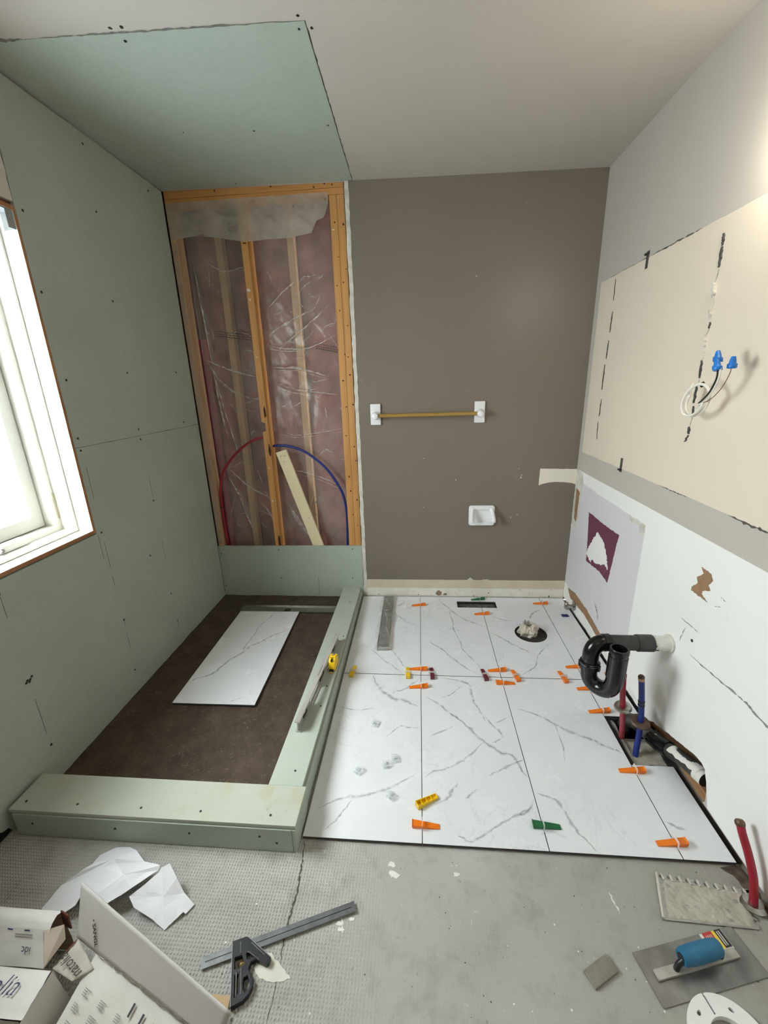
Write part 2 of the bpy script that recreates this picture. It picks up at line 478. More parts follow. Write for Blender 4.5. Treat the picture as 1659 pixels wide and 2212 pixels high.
def concrete():
    t = NT('mortar_stained_subfloor'); v = t.obj()
    n1 = t.noise(v, 2.4, 6, 0.6); n2 = t.noise(v, 13, 7, 0.65); n3 = t.noise(v, 55, 4)
    c = t.ramp(n1, [(0.3, S(168, 167, 160)), (0.72, S(188, 187, 180))])
    c = t.mix(t.ramp(n2, [(0.5, (0, 0, 0)), (0.75, (0.55, 0.55, 0.55))]), c, S(136, 132, 121))
    c = t.mix(t.ramp(t.noise(v, 24, 6, 0.7, 0.8), [(0.66, (0, 0, 0)), (0.72, (0.5, 0.5, 0.5))]), c, S(220, 220, 214))
    c = t.mix(t.ramp(n3, [(0.68, (0, 0, 0)), (0.76, (0.5, 0.5, 0.5))]), c, S(116, 112, 102))
    # the soiled end of the floor near the right wall, some shade painted in
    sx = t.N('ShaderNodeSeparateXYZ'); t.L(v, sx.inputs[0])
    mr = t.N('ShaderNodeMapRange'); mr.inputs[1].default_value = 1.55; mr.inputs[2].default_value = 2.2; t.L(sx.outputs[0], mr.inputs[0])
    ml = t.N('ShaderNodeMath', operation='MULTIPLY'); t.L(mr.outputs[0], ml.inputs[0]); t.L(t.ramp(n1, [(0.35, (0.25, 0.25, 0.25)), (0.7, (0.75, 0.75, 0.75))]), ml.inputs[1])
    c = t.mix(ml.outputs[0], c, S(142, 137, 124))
    t.L(c, t.b.inputs['Base Color']); t.b.inputs['Roughness'].default_value = 0.86
    t.b.inputs['Specular IOR Level'].default_value = 0.25
    # woven / waffle relief of the old backing, strongest on the left
    w = t.N('ShaderNodeTexWave', wave_type='BANDS', bands_direction='X'); w.inputs['Scale'].default_value = 34; w.inputs['Distortion'].default_value = 1.2; w.inputs['Detail'].default_value = 1
    w2 = t.N('ShaderNodeTexWave', wave_type='BANDS', bands_direction='Y'); w2.inputs['Scale'].default_value = 34; w2.inputs['Distortion'].default_value = 1.2; w2.inputs['Detail'].default_value = 1
    t.L(v, w.inputs[0]); t.L(v, w2.inputs[0])
    wm = t.N('ShaderNodeMath', operation='MULTIPLY'); t.L(w.outputs['Fac'], wm.inputs[0]); t.L(w2.outputs['Fac'], wm.inputs[1])
    ml2 = t.N('ShaderNodeMapRange'); ml2.inputs[1].default_value = 0.95; ml2.inputs[2].default_value = 1.35; ml2.inputs[3].default_value = 1.0; ml2.inputs[4].default_value = 0.12
    t.L(sx.outputs[0], ml2.inputs[0])
    wf = t.N('ShaderNodeMath', operation='MULTIPLY'); t.L(wm.outputs[0], wf.inputs[0]); t.L(ml2.outputs[0], wf.inputs[1])
    ad = t.N('ShaderNodeMath', operation='ADD'); t.L(wf.outputs[0], ad.inputs[0]); t.L(n2, ad.inputs[1])
    t.bump(ad.outputs[0], 0.65, 0.0045)
    return t.m
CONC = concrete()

def panmat():
    t = NT('brown_mortar_bed'); v = t.obj()
    n1 = t.noise(v, 9, 8, 0.7); n2 = t.noise(v, 70, 4, 0.7)
    c = t.ramp(n1, [(0.3, S(58, 46, 36)), (0.6, S(80, 67, 54)), (0.8, S(104, 90, 76))])
    c = t.mix(t.ramp(n2, [(0.58, (0, 0, 0)), (0.75, (0.6, 0.6, 0.6))]), c, S(136, 124, 110))
    t.L(c, t.b.inputs['Base Color']); t.b.inputs['Roughness'].default_value = 0.92
    t.bump(n2, 0.6, 0.004); return t.m
PAN = panmat()

def film(name, tint, fac_lo, fac_hi, rough, nscale=8):
    t = NT(name); v = t.obj()
    t.b.inputs['Base Color'].default_value = tint; t.b.inputs['Roughness'].default_value = rough
    t.b.inputs['Specular IOR Level'].default_value = 0.6
    tr = t.N('ShaderNodeBsdfTransparent'); mx = t.N('ShaderNodeMixShader')
    f = t.ramp(t.noise(v, nscale, 5, 0.6), [(0.3, (fac_lo,) * 3), (0.7, (fac_hi,) * 3)])
    t.L(f, mx.inputs[0]); t.L(tr.outputs[0], mx.inputs[1]); t.L(t.b.outputs[0], mx.inputs[2]); t.L(mx.outputs[0], t.o.inputs[0])
    return t.m
POLY = film('vapour_barrier_film', S(206, 196, 188), 0.2, 0.42, 0.2, 5)
POLYF = film('folded_vapour_film', S(206, 200, 190), 0.34, 0.5, 0.3, 9)
SLEEVE = film('clear_plastic_sleeve', S(225, 225, 220), 0.14, 0.36, 0.12, 26)
CLIPM = film('translucent_clip_plastic', S(238, 236, 234), 0.5, 0.62, 0.25, 40)
CLEAR = film('clear_clip_plastic', S(236, 240, 242), 0.3, 0.45, 0.12, 60)

CREASE_GLINT = film('film_crease_highlight', S(238, 230, 222), 0.3, 0.7, 0.25, 18)  # whiter film for creases, with their highlights put into the colour
def glass():
    t = NT('window_glass'); t.n.remove(t.b)
    gl = t.N('ShaderNodeBsdfGlossy'); gl.inputs['Roughness'].default_value = 0.02
    tr = t.N('ShaderNodeBsdfTransparent'); tr.inputs[0].default_value = (0.95, 0.97, 0.97, 1)
    lw = t.N('ShaderNodeLayerWeight'); lw.inputs[0].default_value = 0.5
    pw = t.N('ShaderNodeMath', operation='POWER'); t.L(lw.outputs['Facing'], pw.inputs[0]); pw.inputs[1].default_value = 5.0
    ma = t.N('ShaderNodeMath', operation='MULTIPLY_ADD'); t.L(pw.outputs[0], ma.inputs[0]); ma.inputs[1].default_value = 0.9; ma.inputs[2].default_value = 0.04
    mx = t.N('ShaderNodeMixShader'); t.L(ma.outputs[0], mx.inputs[0]); t.L(tr.outputs[0], mx.inputs[1]); t.L(gl.outputs[0], mx.inputs[2])
    t.L(mx.outputs[0], t.o.inputs[0]); return t.m
GLASS = glass()
VINYL = pm('white_window_vinyl', S(236, 235, 228), S(228, 226, 216), 4, 0.35)
PINK = pm('pink_fibreglass', S(178, 112, 106), S(118, 72, 68), 7, 0.95, bump=0.9, bscale=30, detail=8, bdist=0.01)
MAGENTA = pm('deep_pink_fibreglass', S(178, 74, 104), S(140, 56, 80), 16, 0.95, bump=0.8, bscale=50)
STEEL = pm('brushed_steel', S(186, 184, 178), S(150, 148, 142), 30, 0.32, metal=1.0, stretch=(1, 12, 1))
CHROME = pm('worn_chrome', S(190, 188, 182), S(150, 146, 138), 40, 0.28, metal=1.0)
BRONZE = pm('corroded_plate', S(126, 104, 90), S(96, 76, 64), 50, 0.5, metal=0.7)
ABS = pm('black_abs_pipe', S(15, 15, 16), S(22, 22, 23), 20, 0.2)
ABSD = pm('dusty_abs_pipe', S(36, 36, 36), S(66, 65, 62), 22, 0.5, bump=0.1)
PAINTW = pm('white_paint_on_pipe', S(228, 227, 220), S(210, 208, 200), 30, 0.5)
REDP = pm('red_pex', S(158, 28, 44), S(140, 22, 38), 20, 0.4)
REDD = pm('dusty_red_pex', S(150, 40, 54), S(160, 74, 80), 50, 0.5)
BLUEP = pm('blue_pex', S(28, 50, 132), S(24, 42, 112), 20, 0.4)
CERAM = pm('white_glazed_ceramic', S(240, 240, 240), S(236, 236, 236), 5, 0.1, spec=0.6)
DOWEL = pm('golden_wood_dowel', S(176, 142, 74), S(150, 118, 56), 18, 0.4, stretch=(1, 8, 8))
ORANGE = pm('orange_plastic', S(244, 128, 20), S(236, 116, 12), 30, 0.38)
YELLOW = pm('yellow_plastic', S(244, 204, 22), S(236, 192, 16), 30, 0.38)
GREENP = pm('green_plastic', S(26, 112, 62), S(20, 98, 52), 30, 0.4)
MAROON = pm('maroon_plastic', S(112, 26, 44), S(94, 20, 36), 30, 0.38)
BLUEN = pm('blue_wire_nut_plastic', S(32, 128, 216), S(28, 112, 196), 30, 0.4)
BLK = pm('black_plastic', S(24, 24, 24), S(34, 34, 34), 30, 0.4)
WHTC = pm('white_cable_jacket', S(240, 236, 224), S(230, 226, 212), 20, 0.45)
PAPER = pm('white_paper', S(238, 239, 241), S(230, 231, 234), 6, 0.7, bump=0.05, bscale=60)
CARD = pm('white_carton_board', S(226, 224, 219), S(210, 207, 200), 5, 0.75, bump=0.06, bscale=40)
CARDG = pm('grey_white_carton_board', S(206, 202, 196), S(192, 188, 180), 4, 0.75, bump=0.05, bscale=40)
CARDB = pm('brown_carton_inside', S(176, 148, 122), S(156, 126, 100), 14, 0.85)
INK = pm('carton_ink', S(44, 42, 46), S(54, 52, 56), 30, 0.7)
INKG = pm('pale_carton_print', S(132, 128, 124), S(150, 146, 140), 60, 0.75)
INKN = pm('navy_carton_ink', S(52, 56, 92), S(62, 66, 102), 30, 0.7)
MORTAR = pm('wet_grey_mortar', S(192, 186, 170), S(168, 162, 147), 26, 0.8, bump=0.9, bscale=60, bdist=0.004)
BOARDW = pm('primed_white_board', S(232, 218, 180), S(226, 210, 170), 5, 0.55)
# ------------------------------------------------------------------ floor, tiles
YB = -3.65
VENT = [(1.676, -0.150), (1.935, -0.150), (1.935, -0.070), (1.676, -0.070)]
TC = (2.080, -0.437); TR = 0.092
CIRC = [(TC[0] + TR * math.cos(2 * PI * i / 40), TC[1] + TR * math.sin(2 * PI * i / 40)) for i in range(40)]
CIRC2 = [(TC[0] + (TR + 0.01) * math.cos(2 * PI * i / 40), TC[1] + (TR + 0.01) * math.sin(2 * PI * i / 40)) for i in range(40)]
CHASE = jag([(2.268, -1.30), (2.50, -1.30), (2.50, -1.060), (2.275, -1.060)], 0.02, 0.004, 4)
VENT2 = [(1.66, -0.162), (1.95, -0.162), (1.95, -0.058), (1.66, -0.058)]
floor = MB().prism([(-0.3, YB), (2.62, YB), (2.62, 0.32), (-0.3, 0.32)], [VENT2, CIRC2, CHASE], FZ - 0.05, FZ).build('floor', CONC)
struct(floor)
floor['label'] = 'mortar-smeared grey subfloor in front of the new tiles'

TX = [1.026, 1.428, 1.834, 2.240, 2.396]; G = 0.0014
def ring_pts(x0, x1, y0, y1): return [(x0, y0), (x1, y0), (x1, y1), (x0, y1)]
tiles = []
def add_tile(outline, holes, key, parent=floor, z0=-0.009, z1=0.0):
    mb = MB().prism(outline, holes, z0, z1)
    o = mb.build('tile', TILE, parent)
    o.data.materials.append(TEDGE)
    for p in o.data.polygons:
        if abs(p.normal.z) < 0.5: p.material_index = 1
    if key in VEINS:
        vb = MB()
        for i, (w, pts) in enumerate(VEINS[key]):
            ribbon(vb, pts, w * 0.00095, lambda a, b: (a, b, z1 + 0.0004), seed=i * 7 + len(pts), wob=0.9)
        vb.build('vein', VEINM, o)
        vb = MB()
        for i, (w, pts) in enumerate(VEINS[key]):
            ribbon(vb, pts, w * 0.0024, lambda a, b: (a, b, z1 + 0.0002), seed=i * 7 + len(pts), wob=0.5)
        vb.build('vein_halo', VEINW, o)
    tiles.append(o); return o
for r, (ya, yb) in enumerate(((-0.833, -0.012), (-1.660, -0.837))):
    for c in range(4):
        x0, x1 = TX[c] + G, TX[c + 1] - G
        key = (c, r)
        if key == (1, 0):
            out = [(x0, ya), (x1, ya), (x1, VENT[0][1]), (VENT[0][0], VENT[0][1]), (VENT[0][0], VENT[3][1]), (x1, VENT[3][1]), (x1, yb), (x0, yb)]
            add_tile(out, [], key)
        elif key == (2, 0):
            out = [(x0, ya), (x1, ya), (x1, yb), (x0, yb), (x0, VENT[3][1]), (VENT[1][0], VENT[3][1]), (VENT[1][0], VENT[0][1]), (x0, VENT[0][1])]
            add_tile(out, [CIRC], key)
        elif key == (3, 1):
            add_tile(ring_pts(x0, x1, -1.073, yb), [], key)
            add_tile(ring_pts(x0, x1, ya, -1.323), [], None)
        else:
            add_tile(ring_pts(x0, x1, ya, yb), [], key)
# grey tile adhesive under the tiles, dark along the front edge
bedh = [[(p[0], p[1]) for p in VENT2], CIRC2, CHASE]
bed = MB().prism(jag([(1.032, -1.652), (2.418, -1.652), (2.418, -0.016), (1.032, -0.016)], 0.05, 0.003, 3), [VENT2, CIRC2, jag([(2.26, -1.315), (2.385, -1.315), (2.385, -1.08), (2.26, -1.08)], 0.03, 0.004, 8)], FZ, -0.009).build('adhesive_bed', pm('dark_tile_adhesive', S(44, 41, 38), S(28, 26, 24), 30, 0.9, bump=0.5), floor)
# shaft under the supply pipes: dark void with a lumpy ledge
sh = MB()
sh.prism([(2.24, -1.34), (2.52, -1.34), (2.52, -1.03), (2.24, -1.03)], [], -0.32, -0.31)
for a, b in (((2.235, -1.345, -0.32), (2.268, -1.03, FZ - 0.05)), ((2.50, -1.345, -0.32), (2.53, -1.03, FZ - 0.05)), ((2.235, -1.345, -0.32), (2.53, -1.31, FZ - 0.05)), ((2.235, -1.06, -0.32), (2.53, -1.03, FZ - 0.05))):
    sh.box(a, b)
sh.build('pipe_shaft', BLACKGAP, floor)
def ledge(u, v):
    x = 2.262 + u * 0.2; y = -1.335 + v * 0.19
    z = -0.030 + 0.006 * noise.noise(Vector((x * 40, y * 40, 0))) - 0.02 * max(0, v - 0.8) * 5 + 0.01 * (1 - v)
    return (x, y, min(z, -0.012))
MB().grid(16, 16, ledge).add([], []).build('rough_ledge', MORTAR, floor, True)
def rim(u, v):
    y = -1.33 + u * 0.26; a = v
    x = 2.252 + 0.03 * a + 0.006 * noise.noise(Vector((y * 60, a * 3, 2))) ; z = -0.010 - 0.05 * a + 0.006 * noise.noise(Vector((y * 50, a * 6, 5)))
    return (x, y, z)
MB().grid(40, 6, rim).build('crumbled_edge', pm('crumbled_mortar', S(150, 136, 118), S(92, 72, 56), 45, 0.95, bump=0.8), floor, True)

# floor register opening with its metal boot
vb = MB()
for a, b in (((1.668, -0.158, -0.12), (1.678, -0.062, -0.012)), ((1.933, -0.158, -0.12), (1.943, -0.062, -0.012)), ((1.668, -0.158, -0.12), (1.943, -0.148, -0.012)), ((1.668, -0.072, -0.12), (1.943, -0.062, -0.012)), ((1.66, -0.16, -0.125), (1.95, -0.06, -0.118))):
    vb.box(a, b)
vb.build('register_boot', pm('dark_galvanised_duct', S(54, 54, 54), S(34, 33, 32), 25, 0.5, metal=0.3), floor)
db = MB().grid(26, 5, lambda u, v: (1.679 + u * 0.254, -0.0735 - v * 0.010, -0.018 - v * 0.03 + 0.008 * noise.noise(Vector((u * 22, v * 4, 1))))).build('mortar_crumbs', pm('grey_dust', S(120, 116, 108), S(70, 68, 64), 60, .95, bump=.8), floor, True)

# toilet drain opening: flange socket and broken concrete
tb = MB().lathe([(0.101, -0.012), (0.1, -0.05), (0.062, -0.056), (0.058, -0.05), (0.052, -0.05), (0.050, -0.2), (0.0, -0.2)], 40, Matrix.Translation((TC[0], TC[1], 0)))
tb.build('drain_socket', pm('dark_drain_socket', S(58, 52, 46), S(30, 27, 24), 35, 0.8, bump=0.5), floor, True)
gb = MB().grid(40, 6, lambda u, v: (TC[0] + (0.098 - 0.042 * v) * math.cos(u * 2 * PI), TC[1] + (0.098 - 0.042 * v) * math.sin(u * 2 * PI), -0.030 - 0.016 * v + 0.011 * noise.noise(Vector((math.cos(u * 2 * PI) * 4, math.sin(u * 2 * PI) * 4, v * 3)))))
gb.build('broken_grout', pm('broken_grout_dark', S(128, 116, 102), S(70, 60, 50), 35, 0.95, bump=0.7), floor, True)

# marks on the bare floor: crack, pale patch, plaster splashes
ck = MB()
ribbon(ck, [(1.032, -1.66), (1.042, -1.726), (1.046, -1.766), (1.049, -1.821), (1.046, -1.867), (1.044, -1.93), (1.05, -1.973)], 0.0045, lambda a, b: (a, b, FZ + 0.0006), 3, 1.0, 8)
ribbon(ck, [(1.05, -1.985), (1.051, -2.0), (1.053, -2.042), (1.05, -2.084)], 0.002, lambda a, b: (a, b, FZ + 0.0006), 5, 1.0, 6)
ck.build('crack', pm('crack_dark', S(92, 88, 80), S(70, 66, 60), 40, 0.95), floor)
MB().prism(jag([(0.986, -1.958), (1.02, -1.955), (1.058, -1.982), (1.086, -2.002), (1.044, -2.012), (1.005, -2.007), (0.984, -1.988)], 0.008, 0.003, 6), [], FZ, FZ + 0.0012).build('pale_patch', pm('pale_filler', S(222, 220, 206), S(208, 206, 192), 20, 0.9), floor)
sp = MB()
rnd = random.Random(9)
for cx, cy, r in ((1.329, -1.72, .010), (1.338, -1.748, .012), (1.531, -1.736, .008), (1.178, -1.864, .008), (1.197, -1.893, .007), (1.225, -1.867, .006), (1.19, -1.88, .006)):
    sp.prism(blob(cx, cy, r, 11, 0.45, int(cx * 1000), 1.3, 0.7), [], FZ, FZ + 0.0012)
for i in range(45):
    sp.prism(blob(rnd.uniform(0.75, 2.3), rnd.uniform(-2.08, -1.68), rnd.uniform(.0008, .0028), 7, 0.4, i), [], FZ, FZ + 0.0009)
ribbon(sp, [(1.978, -1.755), (1.981, -1.775), (1.987, -1.808)], 0.005, lambda a, b: (a, b, FZ + 0.0008), 8, 0.9, 5)
ribbon(sp, [(1.19, -1.85), (1.198, -1.88), (1.205, -1.90)], 0.004, lambda a, b: (a, b, FZ + 0.0008), 2, 0.9, 5)
stuff(sp.build('plaster_splash', pm('white_plaster_specks', S(232, 231, 226), S(220, 219, 212), 30, 0.9), floor))
bk = MB()
for i in range(45):
    bk.prism(blob(rnd.uniform(0.8, 2.3), rnd.uniform(-2.08, -1.68), rnd.uniform(.0008, .0022), 7, 0.4, i + 99), [], FZ, FZ + 0.0007)
stuff(bk.build('dark_speck', pm('dark_specks', S(104, 100, 92), S(84, 80, 74), 30, 0.95), floor))
# torn netting and dirt in the corner past the tiles
MB().prism(jag([(2.345, -1.668), (2.406, -1.662), (2.406, -1.745), (2.385, -1.742), (2.375, -1.70)], 0.012, 0.006, 5), [], FZ, FZ + 0.0015).build('dirt_patch', pm('brown_dirt', S(112, 98, 84), S(66, 54, 44), 50, 0.95, bump=0.6), floor)

# ------------------------------------------------------------------ shower bed and curbs
def pan(u, v):
    x = 0.002 + u * 0.8925; y = -1.559 + v * 1.559
    e = min(1, x / 0.02)
    z = -0.009 + 0.0035 * noise.noise(Vector((x * 9, y * 9, 0))) + 0.0022 * noise.noise(Vector((x * 40, y * 40, 3)))
    z += 0.004 * max(0, 1 - x / 0.015)
    if .198 < x < .862 and -.236 < y < -.144: z = -.0142
    return (x, y, z)
shower_bed = MB().grid(110, 190, pan).build('shower_bed', PAN, None, True)
tag(shower_bed, 'rough brown mortar bed on the shower floor inside the green curbs', 'mortar bed')

cf = thing('front_curb', 'low green board shower curb nearest the camera with stained top', 'curb', (0.52, -1.63, FZ))
def loc(o, p): return (p[0] - o.location.x, p[1] - o.location.y, p[2] - o.location.z)
def part(mb, name, mat, root, smooth=False):
    off = root.location
    mb.v = [v - off for v in mb.v]
    return mb.build(name, mat, root, smooth)
m = MB(); m.bbox((0.022, -1.699, 0.085), (1.022, -1.560, 0.0985), 0.0015); part(m, 'top_board', CURB, cf)
m = MB(); m.bbox((0.034, -1.703, FZ + 0.002), (1.008, -1.690, 0.083), 0.0012); part(m, 'front_board', GREEN, cf)
m = MB(); m.bbox((1.009, -1.7025, FZ + 0.002), (1.0205, -1.562, 0.083), 0.0012); part(m, 'end_board', GREEN, cf)
m = MB(); m.box((0.05, -1.689, FZ), (1.008, -1.575, 0.084)); part(m, 'timber_core', STUDX, cf)
m = MB()
for x in (0.10, 0.40, 0.66, 0.90, 0.955): m.lathe([(0.004, 0), (0.004, 0.0015), (0, 0.0015)], 8, frame((x, -1.703, 0.045 if x < 0.9 else (0.05 if x == 0.90 else 0.025)), (0, -1, 0)))
for x in (0.06, 0.25, 0.48, 0.69, 0.93): m.lathe([(0.004, 0), (0.004, 0.0012), (0, 0.0012)], 8, Matrix.Translation((x, -1.668, 0.0985)))
stuff(part(m, 'screw_head', HOLEM, cf))

cs = thing('side_curb', 'long green board shower curb between the mortar bed and the white floor tiles', 'curb', (0.95, -0.78, FZ))
def slope(mb, ya, yb, za, zb):   # settle the curb: it drops towards the back wall
    for v in mb.v:
        if v.z > 0: v.z += za + (zb - za) * (v.y - ya) / (yb - ya)
    return mb
m = MB(); m.bbox((0.885, -1.560, 0.085), (1.008, -0.0015, 0.0985), 0.0015); slope(m, -1.56, 0, 0, -0.034); part(m, 'top_board', pm('curb_top_board', S(182, 190, 178), S(172, 181, 168), 4, 0.7, bump=0.06, bscale=50), cs)
m = MB(); m.bbox((1.004, -1.560, FZ + 0.002), (1.016, -0.0015, 0.083), 0.0012); slope(m, -1.56, 0, 0, -0.034); part(m, 'outer_board', GREEN, cs)
m = MB(); m.bbox((0.895, -1.560, FZ + 0.002), (0.906, -0.0015, 0.083), 0.0012); slope(m, -1.56, 0, 0, -0.034); part(m, 'inner_board', GREEN, cs)
m = MB(); m.box((0.907, -1.558, FZ), (1.003, -0.003, 0.083)); slope(m, -1.56, 0, 0, -0.034); part(m, 'timber_core', STUDP, cs)
m = MB()
for x, y in ((0.965, -1.50), (0.985, -1.17), (0.985, -1.04), (0.99, -0.62), (0.965, -0.22)):
    m.lathe([(0.004, 0), (0.004, 0.0012), (0, 0.0012)], 8, Matrix.Translation((x, y, 0.0985 - 0.034 * (y + 1.56) / 1.56)))
stuff(part(m, 'screw_head', HOLEM, cs))

# ------------------------------------------------------------------ left wall with window
WY0, WY1, WZ0, WZ1 = -2.06, -1.034, 0.868, 2.068      # window opening
YZ = lambda x0: (lambda u, v, h: (h, u, v))
wl = MB()
# body of the wall behind the boards, with the window opening
wl.prism([(YB, -0.06), (0.02, -0.06), (0.02, 2.56), (YB, 2.56)], [[(WY0 - .02, WZ0 - .02), (WY1 + .02, WZ0 - .02), (WY1 + .02, WZ1 + .02), (WY0 - .02, WZ1 + .02)]], -0.19, -0.0135, lambda u, v, h: (h, u, v))
wall_left = struct(wl.build('wall_left', pm('left_wall_core', S(120, 84, 60), S(60, 42, 32), 12, 0.9)))
ft = CZ(0)
gl_up = MB().prism(jag([(-0.002, 1.2265), (-1.02, 1.2265), (-1.022, ft - 0.006), (-0.002, ft - 0.006)], 0.05, 0.0012, 3), [], -0.013, 0.0, lambda u, v, h: (h, u, v)).build('drywall_panel', GREEN, wall_left)
gl_lo = MB().prism([(-0.002, -0.008), (-1.69, -0.010), (-1.70, 0.014), (-1.72, 0.02), (-1.735, 0.034), (-1.78, 0.03), (-2.3, 0.034), (-2.3, 0.846), (-1.02, 0.846), (-1.02, 1.2248), (-0.002, 1.2248)], [], -0.013, 0.0, lambda u, v, h: (h, u, v)).build('drywall_panel', GREEN, wall_left)
MB().prism(jag([(-1.026, WZ1 + 0.03), (-2.4, WZ1 + 0.03), (-2.4, 2.51), (-1.026, 2.51)], 0.03, 0.003, 5), [], -0.013, 0.001, lambda u, v, h: (h, u, v)).build('old_painted_panel', scuffed_paint('old_pinkish_paint', S(206, 196, 184), S(170, 156, 140)), wall_left)
MB().prism([(-2.10, 0.0), (YB, 0.0), (YB, 2.51), (-2.10, 2.51)], [], -0.012, 0.0012, lambda u, v, h: (h, u, v)).build('painted_panel', GREIGE, wall_left)
MB().box((-0.0132, -2.4, -0.03), (-0.0095, -1.69, 0.05)).build('dark_gap', BLACKGAP, wall_left)
# screws and pencil marks on the green boards
m = MB()
for y, z in ((-.587, 2.46), (-.991, 2.082), (-.588, 2.211), (-.997, 1.815), (-.598, 1.849), (-.597, 1.532), (-.981, 1.496), (-.161, 1.541), (-.134, 2.457), (-.995, 1.263), (-.995, 1.212), (-.597, 1.259), (-.597, 1.208), (-.593, .88), (-.992, .843), (-.603, .328), (-.593, .143), (-.985, .393), (-.993, .112), (-1.471, .456), (-.708, .608), (-.17, 1.255), (-1.482, .15), (-1.487, .80), (-1.49, .452), (-1.496, .446), (-1.484, .443), (-1.479, .449)):
    m.lathe([(0.0048, 0), (0.0048, 0.0012), (0, 0.0012)], 8, frame((0, y, z), (1, 0, 0)))
stuff(m.build('screw_head', HOLEM, wall_left))
m = MB()
for a, b in (((-.988, 1.143), (-.991, .996)), ((-1.014, .84), (-1.018, .721)), ((-.989, .798), (-.989, .67)), ((-.99, .629), (-.993, .575)), ((-.591, 1.005), (-.592, .898)), ((-.59, .645), (-.599, .543)), ((-.988, .319), (-.989, .23)), ((-1.486, .791), (-1.489, .708)), ((-1.485, .366), (-1.483, .208)), ((-.593, .135), (-.594, .10)), ((-.985, .39), (-.986, .36))):
    m.box((0.0, a[0] - .0009, min(a[1], b[1])), (0.0005, a[0] + .0009, max(a[1], b[1])))
stuff(m.build('pencil_line', PENCIL, wall_left))

win = struct(bpy.data.objects.new('window_1', None)); COL.objects.link(win)
win['label'] = 'white casement window in the green left wall'
# deep white jamb boards with raw edges to the room
jd = 0.0145
for nm, a, b in (('jamb_board', (-0.175, WY1, WZ0 - .016), (-0.0006, WY1 + .0135, WZ1 + .016)), ('sill_board', (-0.175, WY0, WZ0 - .0165), (0.0004, WY1 - .0006, WZ0 - .0006)), ('jamb_board', (-0.175, WY0 - .0135, WZ0 - .016), (-0.0006, WY0, WZ1 + .016)), ('head_board', (-0.175, WY0, WZ1 + .0006), (-0.0006, WY1 - .0006, WZ1 + .016))):
    o = MB().box(a, b).build(nm, VINYL, win); o.data.materials.append(JAMBW)
    for p in o.data.polygons:
        if p.normal.x > 0.5: p.material_index = 1
# brown torn edge of the sheathing between jamb and green board
MB().prism(jag([(WY1 + .012, WZ0 - .016), (WY1 + .019, WZ0 - .016), (WY1 + .019, WZ1), (WY1 + .012, WZ1)], 0.012, 0.0016, 4), [], -0.02, -0.0035, lambda u, v, h: (h, u, v)).build('raw_edge', pm('raw_brown_edge', S(120, 80, 58), S(88, 54, 42), 30, 0.9), win)
# vinyl frame with stepped stops
def hoop(name, inset, w, x0, x1, mat=VINYL, bev=0.002):
    i0, i1 = inset, inset + w
    m = MB()
    m.prism([(WY0 + i0, WZ0 + i0), (WY1 - i0, WZ0 + i0), (WY1 - i0, WZ1 - i0), (WY0 + i0, WZ1 - i0)], [[(WY0 + i1, WZ0 + i1), (WY1 - i1, WZ0 + i1), (WY1 - i1, WZ1 - i1), (WY0 + i1, WZ1 - i1)]], x0, x1, lambda u, v, h: (h, u, v))
    o = m.build(name, mat, win)
    md = o.modifiers.new('soft', 'BEVEL'); md.width = bev; md.segments = 2
    return o
hoop('frame_stop', 0.0008, 0.010, -0.175, -0.066)
hoop('window_frame', 0.0018, 0.030, -0.24, -0.13)
sash = hoop('sash', 0.036, 0.052, -0.225, -0.182, pm('sash_vinyl', S(226, 226, 218), S(216, 216, 206), 5, 0.35))
hoop('gasket', 0.032, 0.006, -0.215, -0.190, pm('grey_gasket', S(128, 126, 118), S(110, 108, 100), 20, 0.6))
MB().box((-0.208, WY0 + .08, WZ0 + .08), (-0.204, WY1 - .08, WZ1 - .08)).build('glass_pane', GLASS, win)
# latch recess plate on the jamb, screw covers, crank at the sill
MB().bbox((-0.128, WY1 - .0165, 0.93), (-0.150, WY1 - .0105, 1.04), 0.002).build('jamb_plate', pm('ivory_plate', S(206, 200, 172), S(198, 190, 160), 9, 0.5), win)
m = MB()
for z in (1.02, 1.34, 1.66, 1.98): m.lathe([(0.006, 0), (0.006, 0.001), (0.004, 0.002), (0, 0.002)], 12, frame((-0.098, WY1 - .0108, z), (0, -1, 0)))
m.build('screw_cover', VINYL, win, True)
ck2 = MB().bbox((-0.165, -1.335, WZ0 + .012), (-0.118, -1.215, WZ0 + .040), 0.007).build('crank_housing', VINYL, win, True)
m = MB(); m.lathe([(0.011, 0), (0.011, 0.018), (0.008, 0.022), (0, 0.022)], 14, frame((-0.122, -1.335, WZ0 + .026), (1, -0.5, 0.25)))
m.build('crank_stub', CHROME, ck2, True)
MB().tube(spline([(-0.11, -1.34, WZ0 + .03), (-0.10, -1.37, WZ0 + .034), (-0.105, -1.42, WZ0 + .026)], 5), 0.006, 10).build('crank_arm', VINYL, ck2, True)
# flakes of old paint on the sill
m = MB(); rnd = random.Random(4)
for i in range(16):
    m.prism(blob(rnd.uniform(-0.06, -0.008), rnd.uniform(-1.5, -1.06), rnd.uniform(.003, .008), 7, .4, i, 0.5, 1.6), [], WZ0 - .0006, WZ0 + .001)
stuff(m.build('paint_flake', MUD, win))
# metal blind bracket at the head of the window
br = MB().box((-0.05, WY1 - .0012, WZ1 - .06), (-0.004, WY1 - .0002, WZ1 - .001)); br.box((-0.05, WY1 - .05, WZ1 - .003), (-0.004, WY1 - .0012, WZ1 - .0015)); br.box((-0.0055, WY1 - .03, WZ1 - .06), (-0.004, WY1 - .0012, WZ1 - .002))
tag(br.build('blind_bracket', pm('galvanised_bracket', S(186, 190, 190), S(168, 172, 172), 20, 0.4, metal=0.6)), 'small grey metal blind bracket at the top corner of the window', 'bracket')

